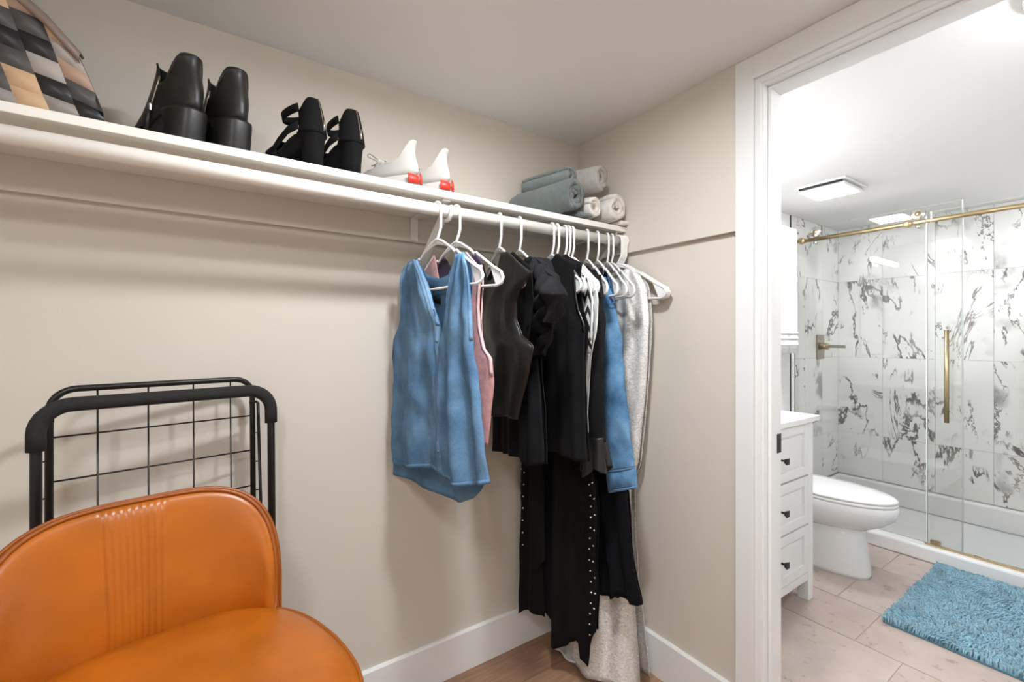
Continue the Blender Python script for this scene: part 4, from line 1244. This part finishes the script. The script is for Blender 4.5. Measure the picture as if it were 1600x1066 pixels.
# strappy block heels
def sandal(label, x, y, ang):
    loc, rz = shoe_frame(x, y, ang)
    b = thing('heeled_sandal', label, 'sandal', loc, rz, 'black heeled sandals on the shelf')
    HH = 0.082; LEN = 0.225

    def bed(x_): return 0.016 + (HH - 0.016) * smooth(0.150, 0.045, x_)
    rings = [[(px, py, z) for px, py, _ in outline(xb, xf, w, 24, 3.0)] for z, xb, xf, w in ((0, 0.006, 0.050, 0.023), (0.03, 0.004, 0.050, 0.0235), (0.07, 0.0, 0.055, 0.027), (HH - 0.002, -0.004, 0.064, 0.031), (HH + 0.004, -0.004, 0.066, 0.031))]
    MB().loft(rings).out('heel', SUEDE, b)
    MB().loft([[(px, py, max(0, bed(px) - 0.013)) for px, py, _ in outline(0.0, LEN, 0.038, 40, 2.3)], [(px, py, bed(px)) for px, py, _ in outline(0.0, LEN, 0.039, 40, 2.3)]]).out('sole', SUEDE, b)
    # heel cup
    g = []
    for j in range(13):
        t = j / 12; row = []
        for i in range(25):
            a = R_(-105 + 210 * i / 24)
            hw = 0.033 - 0.010 * t; sx = 0.040 - 0.008 * t
            top = HH + 0.092 * t * (1 - 0.35 * smooth(0.45, 1.0, abs(i / 12 - 1)))
            row.append((0.034 + 0.012 * t * t - sx * math.cos(a), hw * math.sin(a), top))
        g.append(row)
    MB().grid(g).out('heel_cup', SUEDE, b, solid=0.003)
    mid = [g[j][12] for j in range(13)]
    z_ = MB().tube([(p[0] - 0.0028, p[1] - 0.0, p[2]) for p in mid[1:]], 0.0018, 6).out('zipper', NICKEL, b)
    MB().tube([(mid[3][0] - 0.005, -0.001, mid[3][2] + 0.012), (mid[3][0] - 0.006, -0.001, mid[3][2] - 0.014)], [0.0022, 0.0030], 8).out('pull_tab', CHROME, z_)

    def strap(name, pts, wid, up=Vector((0, 0, 1))):
        gg = []
        for p in pts:
            gg.append([Vector(p) - up * wid / 2, Vector(p) + up * wid / 2])
        return MB().grid(gg).out(name, SUEDE, b, solid=0.003)
    zc = HH + 0.066
    strap('ankle_strap', [(0.048 + 0.082 * math.sin(R_(a)), 0.029 * math.cos(R_(a)), zc - 0.006 * math.sin(R_(a))) for a in range(0, 181, 10)], 0.022, Vector((0.25, 0, 0.97)))
    pts = []
    for k in range(17):
        a = R_(180 * k / 16); pts.append((0.128 + 0.018 * math.sin(a), 0.041 * math.cos(a), bed(0.125) + 0.002 + 0.046 * math.sin(a)))
    strap('vamp_strap', pts, 0.040, Vector((0.93, 0, -0.37)))
    pts = [(0.185 + 0.006 * math.sin(R_(180 * k / 16)), 0.040 * math.cos(R_(180 * k / 16)), bed(0.18) + 0.001 + 0.030 * math.sin(R_(180 * k / 16))) for k in range(17)]
    strap('toe_strap', pts, 0.034, Vector((0.96, 0, -0.28)))
    for s_ in (1, -1):
        strap('side_strap', [(0.045, 0.033 * s_, HH + 0.018), (0.075, 0.037 * s_, HH + 0.008), (0.105, 0.040 * s_, bed(0.105) + 0.022), (0.125, 0.041 * s_, bed(0.125) + 0.016)], 0.020)
    return b


sandal('black suede block heel sandal next to the ankle boots', -1.158, -0.292, 34)
sandal('black suede block heel sandal next to the white sneakers', -1.064, -0.292, 22)


# knit sneakers
def sneaker(label, x, y, ang):
    loc, rz = shoe_frame(x, y, ang)
    b = thing('sneaker', label, 'sneaker', loc, rz, 'white sneakers on the shelf')
    LEN = 0.285
    MB().loft([[(px, py, z) for px, py, _ in outline(xb, xf, w, 40, 2.4)] for z, xb, xf, w in ((0, 0.012, LEN - 0.02, 0.036), (0.004, 0.004, LEN - 0.008, 0.039), (0.016, -0.004, LEN, 0.042), (0.030, 0.002, LEN - 0.004, 0.040))]).out('sole', KNIT, b)
    st = [(0.026, 0.000, LEN - 0.002, 0.041), (0.045, -0.001, LEN - 0.012, 0.041), (0.060, 0.002, LEN - 0.06, 0.039), (0.075, 0.008, 0.175, 0.036), (0.090, 0.014, 0.145, 0.0325), (0.105, 0.014, 0.125, 0.031), (0.122, 0.006, 0.115, 0.030)]
    rings = []
    for dz, xb, xf, w in st:
        r = []
        for px, py, _ in outline(xb, xf, w, 40, 2.2):
            t = (px - xb) / (xf - xb)
            drop = smooth(0.06, 0.122, dz) * (0.050 * smooth(0.05, 0.5, t) - 0.012 * smooth(0.6, 1.0, t))
            r.append((px, py, dz - drop + (0.010 * smooth(0.06, 0.122, dz) * (1 - smooth(0, 0.22, t)))))
        rings.append(r)
    MB().loft(rings, True, False).out('upper', KNIT, b, solid=0.003, sub=1)
    MB().loft([[(p[0] * 0.96 + 0.003, p[1] * 0.9, p[2] - 0.002) for p in r] for r in rings[3:]], True, False).out('lining', KNITG, b)
    # red heel clip pieces around the back of the sole
    def clip(a0, a1, zt0, zt1):
        gg = []
        for j, zz in enumerate((0.003, 0.5, 1.0)):
            row = []
            for i in range(9):
                f_ = i / 8; a = R_(a0 + (a1 - a0) * f_); zt_ = zt0 + (zt1 - zt0) * f_
                z = zz if j == 0 else 0.003 + (zt_ - 0.003) * zz
                row.append((0.040 - 0.0475 * math.cos(a), 0.0385 * math.sin(a), z))
            gg.append(row)
        return MB().grid(gg).out('red_heel_insert', RED, b, solid=0.003)
    clip(-75, -6, 0.008, 0.036); clip(4, 48, 0.024, 0.030)
    # tongue, laces
    MB().grid([[(0.135 + 0.05 * t - 0.04 * t * (1 - t), 0.020 * s_, 0.098 - 0.042 * t) for s_ in (-1, -0.3, 0.3, 1)] for t in (0, 0.25, 0.5, 0.75, 1.0)]).out('tongue', KNITG, b, solid=0.004)
    for k in range(5):
        x_ = 0.150 + 0.020 * k; z_ = 0.088 - 0.012 * k
        MB().tube([(x_ - 0.006, -0.026, z_ - 0.010), (x_, 0, z_ + 0.006), (x_ + 0.006, 0.026, z_ - 0.010)], 0.0022, 6).out('lace', LACEG, b)
    for s_ in (-1, 1):
        MB().tube([(0.146, 0, 0.098)] + [(0.146 + 0.012 * math.sin(a), s_ * (0.020 + 0.014 * (1 - math.cos(a))), 0.100 + 0.012 * math.sin(a * 1.2)) for a in (0.4, 0.9, 1.4, 1.9, 2.4, 2.9)] + [(0.150, s_ * 0.004, 0.096)], 0.0014, 6).out('bow_loop', LACEG, b)
    return b


sneaker('white knit sneaker with red heel inserts next to the black sandals', -0.898, -0.292, 26)
sneaker('white knit sneaker with red heel inserts next to the folded towels', -0.796, -0.292, 22)


# woven patchwork bag
bg = thing('woven_bag', 'woven patchwork leather bag in black, grey and tan squares', 'bag', (-1.84, -0.20, Z0)); og = bg.location.copy()
XR, XLB = -1.572, -2.11


BTOP = [(-2.11, 1.712), (-2.09, 1.77), (-2.04, 1.87), (-1.96, 1.96), (-1.87, 1.998), (-1.79, 1.978), (-1.71, 1.930), (-1.66, 1.888), (-1.612, 1.832), (-1.590, 1.772), (-1.572, 1.714)]


def bag_top(x):
    return interp(BTOP, x)


fy = -0.288
out = [(x, bag_top(x)) for x in [XR - (XR - XLB) * k / 40 for k in range(41)]]
n = len(out)
V = [(x, fy + 0.006, z) for x, z in out] + [(XLB, fy + 0.006, Z0), (XR, fy + 0.006, Z0)]
V += [(x * 0.96 - 1.84 * 0.04, fy + 0.13, z - 0.004) for x, z in out] + [(XLB + 0.01, fy + 0.13, Z0), (XR - 0.01, fy + 0.13, Z0)]
N2 = n + 2
build('body', V, [tuple(range(N2)), tuple(range(N2, 2 * N2))] + [(i, (i + 1) % N2, N2 + (i + 1) % N2, N2 + i) for i in range(N2)], BAGC[1], bg, smooth=False, origin=og)
rimp = [(x, z) for x, z in BTOP if z > 1.80]
MB().grid([[(x, fy - 0.004, z - 0.014), (x, fy - 0.006, z), (x, fy + 0.004, z + 0.010), (x, fy + 0.03, z + 0.011)] for x, z in rimp]).out('rim', BAGTRIM, bg, origin=og, solid=0.004)
pal = [0, 4, 0, 3, 1, 2, 5, 1, 0, 2, 4, 1, 3, 0, 5, 2, 1, 3]
cw = 0.043; ch = 0.038; shear = -0.30
rb = random.Random(11)
for i in range(-1, 18):
    for j in range(0, 9):
        xa = XR - 0.004 - (i + 1) * cw; za = Z0 + 0.001 + j * ch + (0.016 if i % 2 else 0) - (0.02 if i % 2 else 0)
        quad = []
        for (du, dv) in ((0, 0), (1, 0), (1, 1), (0, 1)):
            z = za + dv * ch - 0.010 * du; x = xa + du * cw + (z - Z0) * shear + 0.006
            quad.append([x, z])
        ok = [Z0 - 0.006 <= q_[1] and XLB < q_[0] < XR and q_[1] < bag_top(q_[0]) + 0.012 for q_ in quad]
        if sum(ok) < 2: continue
        for q_ in quad:
            q_[0] = min(max(q_[0], XLB + 0.004), XR - 0.003)
            q_[1] = min(max(q_[1], Z0 + 0.001), bag_top(q_[0]) - 0.003)
        gg = []
        for a in range(5):
            row = []
            for c_ in range(5):
                s_, t_ = c_ / 4, a / 4
                x = (quad[0][0] * (1 - s_) + quad[1][0] * s_) * (1 - t_) + (quad[3][0] * (1 - s_) + quad[2][0] * s_) * t_
                z = (quad[0][1] * (1 - s_) + quad[1][1] * s_) * (1 - t_) + (quad[3][1] * (1 - s_) + quad[2][1] * s_) * t_
                hmp = (1 - (2 * s_ - 1) ** 4) * (1 - (2 * t_ - 1) ** 4)
                row.append((x, fy + 0.0045 - 0.007 * hmp, z))
            gg.append(row)
        k = pal[(i * 5 + j * 7 + (i * j) % 3) % len(pal)]
        MB().grid(gg).out('woven_square', BAGC[k], bg, origin=og)


# rolled towels
def towel(label, end, ax, length, r, m, turns=3.2, seed=0, flap=0.0, squash=1.0, rot=0.0):
    """end: centre of the roll's front face; ax: unit vector from the front face to the back"""
    end = Vector(end); ax = Vector(ax).normalized(); up = Vector((0, 0, 1)); sd = ax.cross(up).normalized(); up = sd.cross(ax)
    o_ = thing('rolled_towel', label, 'towel', end - Vector((0, 0, r)), 0, 'rolled towels on the shelf')
    th = r / (turns + 0.6); n = int(26 * turns); L_ = 22; g = []
    for j in range(L_ + 1):
        t = j / L_; row = []
        endr = 1 - 0.10 * smooth(0.10, 0.0, t) - 0.12 * smooth(0.9, 1.0, t)
        for k in range(n + 1):
            s = k / n; a = s * turns * 2 * math.pi + rot
            rad = (th * 0.6 + (r - th * 0.55 - th * 0.6) * s) * endr
            nz = 1 + 0.06 * noise.noise((math.cos(a) * 1.3 + seed, math.sin(a) * 1.3, t * 3))
            p = end + ax * (length * t + 0.006 * noise.noise((a, seed, 2)) + (0.010 * (1 - s) if t < 0.02 else 0)) + sd * (rad * nz * math.cos(a)) + up * (rad * nz * math.sin(a) * squash)
            row.append(p)
        g.append(row)
    MB().grid(g).out('roll', m, o_, origin=o_.location, solid=th * 0.86)
    if flap:
        gg = []
        for j in range(L_ + 1):
            t = j / L_; row = []
            for k in range(13):
                f_ = k / 12
                a = -1.2 + f_ * 0.75 if flap > 0 else -1.9 - f_ * 0.75
                rad = r * (1.0 + 0.55 * f_ ** 1.6)
                p = end + ax * (length * t * 0.97 + 0.004) + sd * (rad * math.cos(a)) + up * max(-r * 0.90, rad * math.sin(a) * squash)
                p = p + sd * (flap * 0.30 * f_ * r)
                row.append(p)
            gg.append(row)
        MB().grid(gg).out('loose_end', m, o_, origin=o_.location, solid=th * 0.8)
    return o_


AX = Vector((-0.22, 0.975, 0))


towel('thick slate grey towel roll lying nearest the shelf edge', (-0.300, -0.318, Z0 + 0.074), AX, 0.285, 0.069, T_DARK, 2.6, 1, flap=1.0, rot=0.6)
towel('small white towel roll between slate roll and larger white roll', (-0.193, -0.305, Z0 + 0.050), (-0.12, 0.99, 0), 0.26, 0.046, T_WHITE, 2.2, 2, rot=1.5)
towel('white towel roll with loose end beside the side wall', (-0.087, -0.318, Z0 + 0.063), (-0.02, 1.0, 0), 0.285, 0.059, T_WHITE, 2.3, 3, flap=0.5, rot=0.2)
towel('light grey towel roll stacked on top of the white rolls', (-0.140, -0.290, Z0 + 0.176), (-0.30, 0.95, 0), 0.255, 0.058, T_LIGHT, 2.4, 4, rot=2.2)
towel('sage grey towel roll resting behind the slate roll', (-0.272, -0.262, Z0 + 0.166), (-0.24, 0.97, 0), 0.23, 0.040, T_MID, 2.2, 5, rot=1.0)

# ------------------------------------------------------------------ FOLDED CART
ct = thing('folding_cart', 'folded black wire cart with foam handle leaning against the wall', 'cart', (-1.48, -0.10, 0)); og = ct.location.copy()


def cp(u, w, z):
    """u 0..1 left to right along the cart, w distance in front of the basket panel"""
    A = Vector((-1.690, -0.125, 0)); B = Vector((-1.295, -0.045, 0)); d_ = B - A
    nrm = Vector((d_.y, -d_.x, 0)).normalized()
    lean = 0.03 * (1 - z / 1.15)
    return A + d_ * u + nrm * (w + lean) + Vector((0, 0, z))


def rounded_top(u0, u1, w, zt, r, zb):
    d_ = (cp(u1, w, zt) - cp(u0, w, zt)).length; ru = r / d_ * (u1 - u0)
    pts = [cp(u0, w, zb), cp(u0, w, zt - r)]
    for k in range(1, 8):
        a = R_(90 * k / 8); pts.append(cp(u0 + ru * (1 - math.cos(a)), w, zt - r * (1 - math.sin(a))))
    pts += [cp(u0 + ru, w, zt), cp(u1 - ru, w, zt)]
    for k in range(1, 8):
        a = R_(90 * k / 8); pts.append(cp(u1 - ru * (1 - math.sin(a)), w, zt - r * (1 - math.cos(a))))
    pts += [cp(u1, w, zt - r), cp(u1, w, zb)]
    return pts


WH = 0.085
hp_ = rounded_top(-0.045, 1.055, WH, 1.126, 0.055, 0.10)
MB().tube(hp_, 0.0095, 10).out('handle_frame', TUBEM, ct, origin=og)
fo = rounded_top(-0.045, 1.055, WH, 1.126, 0.055, 1.035)
MB().tube(fo, 0.0155, 14).out('foam_grip', FOAM, ct, origin=og)
bf = rounded_top(0.0, 1.0, 0.0, 1.152, 0.045, 0.12)
MB().tube(bf, 0.0075, 8).out('basket_frame', TUBEM, ct, origin=og)
for k, u in enumerate((0.195, 0.425, 0.655, 0.865)):
    MB().tube([cp(u, 0, 0.12), cp(u, 0, 1.150)], 0.0021, 6).out('wire', TUBEM, ct, origin=og)
for z in (1.046, 0.948, 0.848, 0.748, 0.648, 0.548, 0.448, 0.348, 0.248, 0.15):
    MB().tube([cp(0.0, -0.003, z), cp(1.0, -0.003, z)], 0.0021, 6).out('wire', TUBEM, ct, origin=og)
for u, uz_ in ((-0.035, -0.060), (1.020, 1.055)):
    pts = [cp(u, 0.022, 1.085), cp(u + (uz_ - u) * 0.9, 0.040, 0.12)]
    sf = MB().tube([cp(u, 0.004, 1.085)] + pts, 0.0042, 6).out('side_frame', TUBEM, ct, origin=og)
    for z in (1.0, 0.92, 0.84, 0.76, 0.68, 0.6, 0.5, 0.4, 0.3):
        t_ = (1.085 - z) / (1.085 - 0.12)
        a = cp(u + (uz_ - u) * 0.9 * t_, 0.022 + 0.018 * t_, z); b_ = cp(0.0 if u < 0.5 else 1.0, 0.0, z - 0.004)
        MB().tube([a, b_], 0.0018, 6).out('rung', TUBEM, sf, origin=og)
    MB().tube([cp(u - 0.01, 0.004, 1.085), cp(0.02 if u < 0.5 else 0.98, 0.004, 1.085)], 0.0055, 8).out('hinge_pin', TUBEM, ct, origin=og)
MB().tube([cp(-0.06, 0.05, 0.10), cp(1.07, 0.05, 0.10)], 0.0075, 8).out('axle', TUBEM, ct, origin=og)
for u in (-0.06, 1.07):
    c = cp(u, 0.05, 0.10); nx_ = (cp(1, 0, 0) - cp(0, 0, 0)).normalized()
    rings = []
    for rr, off in ((0.03, -0.011), (0.096, -0.013), (0.0995, -0.006), (0.0995, 0.006), (0.096, 0.013), (0.03, 0.011)):
        rings.append([c + nx_ * off + Vector((0, 0, 1)) * (rr * math.sin(a)) + nx_.cross(Vector((0, 0, 1))) * (rr * math.cos(a)) for a in [2 * math.pi * k / 28 for k in range(28)]])
    MB().loft(rings).out('wheel', FOAM, ct, origin=og)

# ------------------------------------------------------------------ LEATHER STOOL
SZ = 0.660
C0 = Vector((-1.452, -0.618, 0)); fd = Vector((0.195, -0.981, 0)).normalized(); sr = Vector((-fd.y, fd.x, 0))   # forward, viewer's right
stl = thing('counter_stool', 'cognac leather counter stool with channelled curved backrest', 'stool', C0); og = C0.copy()


def sp(a, sc=1.0, p=2.9, hw=0.272, hd=0.268):
    """point of the seat outline; a = 0 back centre, +90 viewer's right"""
    s_, c = math.sin(a), math.cos(a)
    r = (abs(s_) ** p + abs(c) ** p) ** (-1 / p)
    tap = 1 - 0.07 * c * r if c > 0 else 1.0
    return C0 + sr * (hw * s_ * r * sc * tap) - fd * (hd * c * r * sc)


def ring(sc, z, n=72): return [sp(2 * math.pi * k / n, sc) + Vector((0, 0, z)) for k in range(n)]


MB().loft([ring(0.88, SZ - 0.115), ring(0.965, SZ - 0.108), ring(0.99, SZ - 0.09), ring(1.0, SZ - 0.05), ring(0.995, SZ - 0.008), ring(0.985, SZ + 0.003), ring(0.93, SZ + 0.012), ring(0.8, SZ + 0.019), ring(0.55, SZ + 0.024), ring(0.2, SZ + 0.026)]).out('seat', LEATHER, stl, origin=og)
MB().tube(ring(0.998, SZ - 0.001), 0.0045, 8, closed=True).out('seat_piping', PIPING, stl, origin=og)
AMAX = R_(50.5)


def zt(f_):
    """top of the backrest above the seat, f_ = -1..1 along the back"""
    return 0.262 * (1 - abs(f_) ** 4.2) ** 0.5 + 0.010


NB, NVV = 120, 22


def back_pt(f_, v_, side):
    a = f_ * AMAX
    h_ = -0.02 + (zt(f_) + 0.02) * v_
    lean = 1 + 0.10 * smooth(0, 0.25, h_) + 0.02
    base = sp(a, lean)
    nrm = (base - C0); nrm.z = 0; nrm.normalize()
    rnd_ = math.sqrt(max(0.0, 1 - (max(0.0, v_ - 0.80) / 0.20) ** 2)) if v_ > 0.80 else 1.0
    rnd_ *= math.sqrt(max(0.0, 1 - (max(0.0, abs(f_) - 0.93) / 0.07) ** 2)) if abs(f_) > 0.93 else 1.0
    thk = 0.007 + 0.014 * rnd_
    rib = 0
    x_ = f_ * 0.30 + 0.018
    if abs(x_) < 0.066:
        rib = 0.0050 * (abs(math.cos(math.pi * x_ / 0.0146))) ** 0.7 * smooth(0.066, 0.058, abs(x_)) * smooth(1.0, 0.90, v_) * smooth(0.0, 0.12, v_) - 0.0015
    puff = 0.006 * smooth(0.0, 0.3, v_) * smooth(1.0, 0.7, v_)
    off = (-thk - rib - puff) if side < 0 else thk
    return base + nrm * off + Vector((0, 0, SZ + h_))


def back_grid(side): return [[back_pt(-1 + 2 * i / NB, j / NVV, side) for i in range(NB + 1)] for j in range(NVV + 1)]


NB2 = 160
gi = [[back_pt(-1 + 2 * i / NB2, j / NVV, -1) for i in range(NB2 + 1)] for j in range(NVV + 1)]
go = [[back_pt(-1 + 2 * i / NB2, j / NVV, 1) for i in range(NB2 + 1)] for j in range(NVV + 1)]
mb = MB(); mb.grid(gi); mb.grid(go)
# bridge the rims
for (ra, rb_) in ((gi[-1], go[-1]), (gi[0], go[0]), ([r[0] for r in gi], [r[0] for r in go]), ([r[-1] for r in gi], [r[-1] for r in go])):
    mb.grid([ra, rb_])
bk = mb.out('backrest', LEATHER, stl, origin=og)
bmm = bmesh.new(); bmm.from_mesh(bk.data); bmesh.ops.remove_doubles(bmm, verts=bmm.verts, dist=0.0004); bmesh.ops.recalc_face_normals(bmm, faces=bmm.faces); bmm.to_mesh(bk.data); bmm.free()
pp = [gi[j][0] for j in range(0, NVV + 1)] + gi[-1][1:-1] + [gi[j][-1] for j in range(NVV, -1, -1)]
pp = [p + Vector((0, 0, 0.0015)) for p in pp]
MB().tube(pp, 0.0042, 8).out('back_piping', PIPING, stl, origin=og)
pp = [go[j][0] for j in range(0, NVV + 1)] + go[-1][1:-1] + [go[j][-1] for j in range(NVV, -1, -1)]
MB().tube([p + Vector((0, 0, 0.0015)) for p in pp], 0.0042, 8).out('back_piping', PIPING, stl, origin=og)
LEGM = mat('dark_wood_leg', (60, 40, 28), 0.5)
for sx_, sy_ in ((-1, -1), (-1, 1), (1, -1), (1, 1)):
    a = C0 + sr * (0.17 * sx_) + fd * (0.17 * sy_) + Vector((0, 0, SZ - 0.112)); b_ = C0 + sr * (0.22 * sx_) + fd * (0.22 * sy_)
    MB().tube([a, b_ + Vector((0, 0, 0.001))], [0.019, 0.013], 12).out('leg', LEGM, stl, origin=og)
ft_ = [C0 + sr * (0.205 * x_) + fd * (0.205 * y_) + Vector((0, 0, 0.20)) for x_, y_ in ((-1, -1), (1, -1), (1, 1), (-1, 1))]
for k in range(4):
    MB().tube([ft_[k], ft_[(k + 1) % 4]], 0.008, 8).out('foot_rail', LEGM, stl, origin=og)
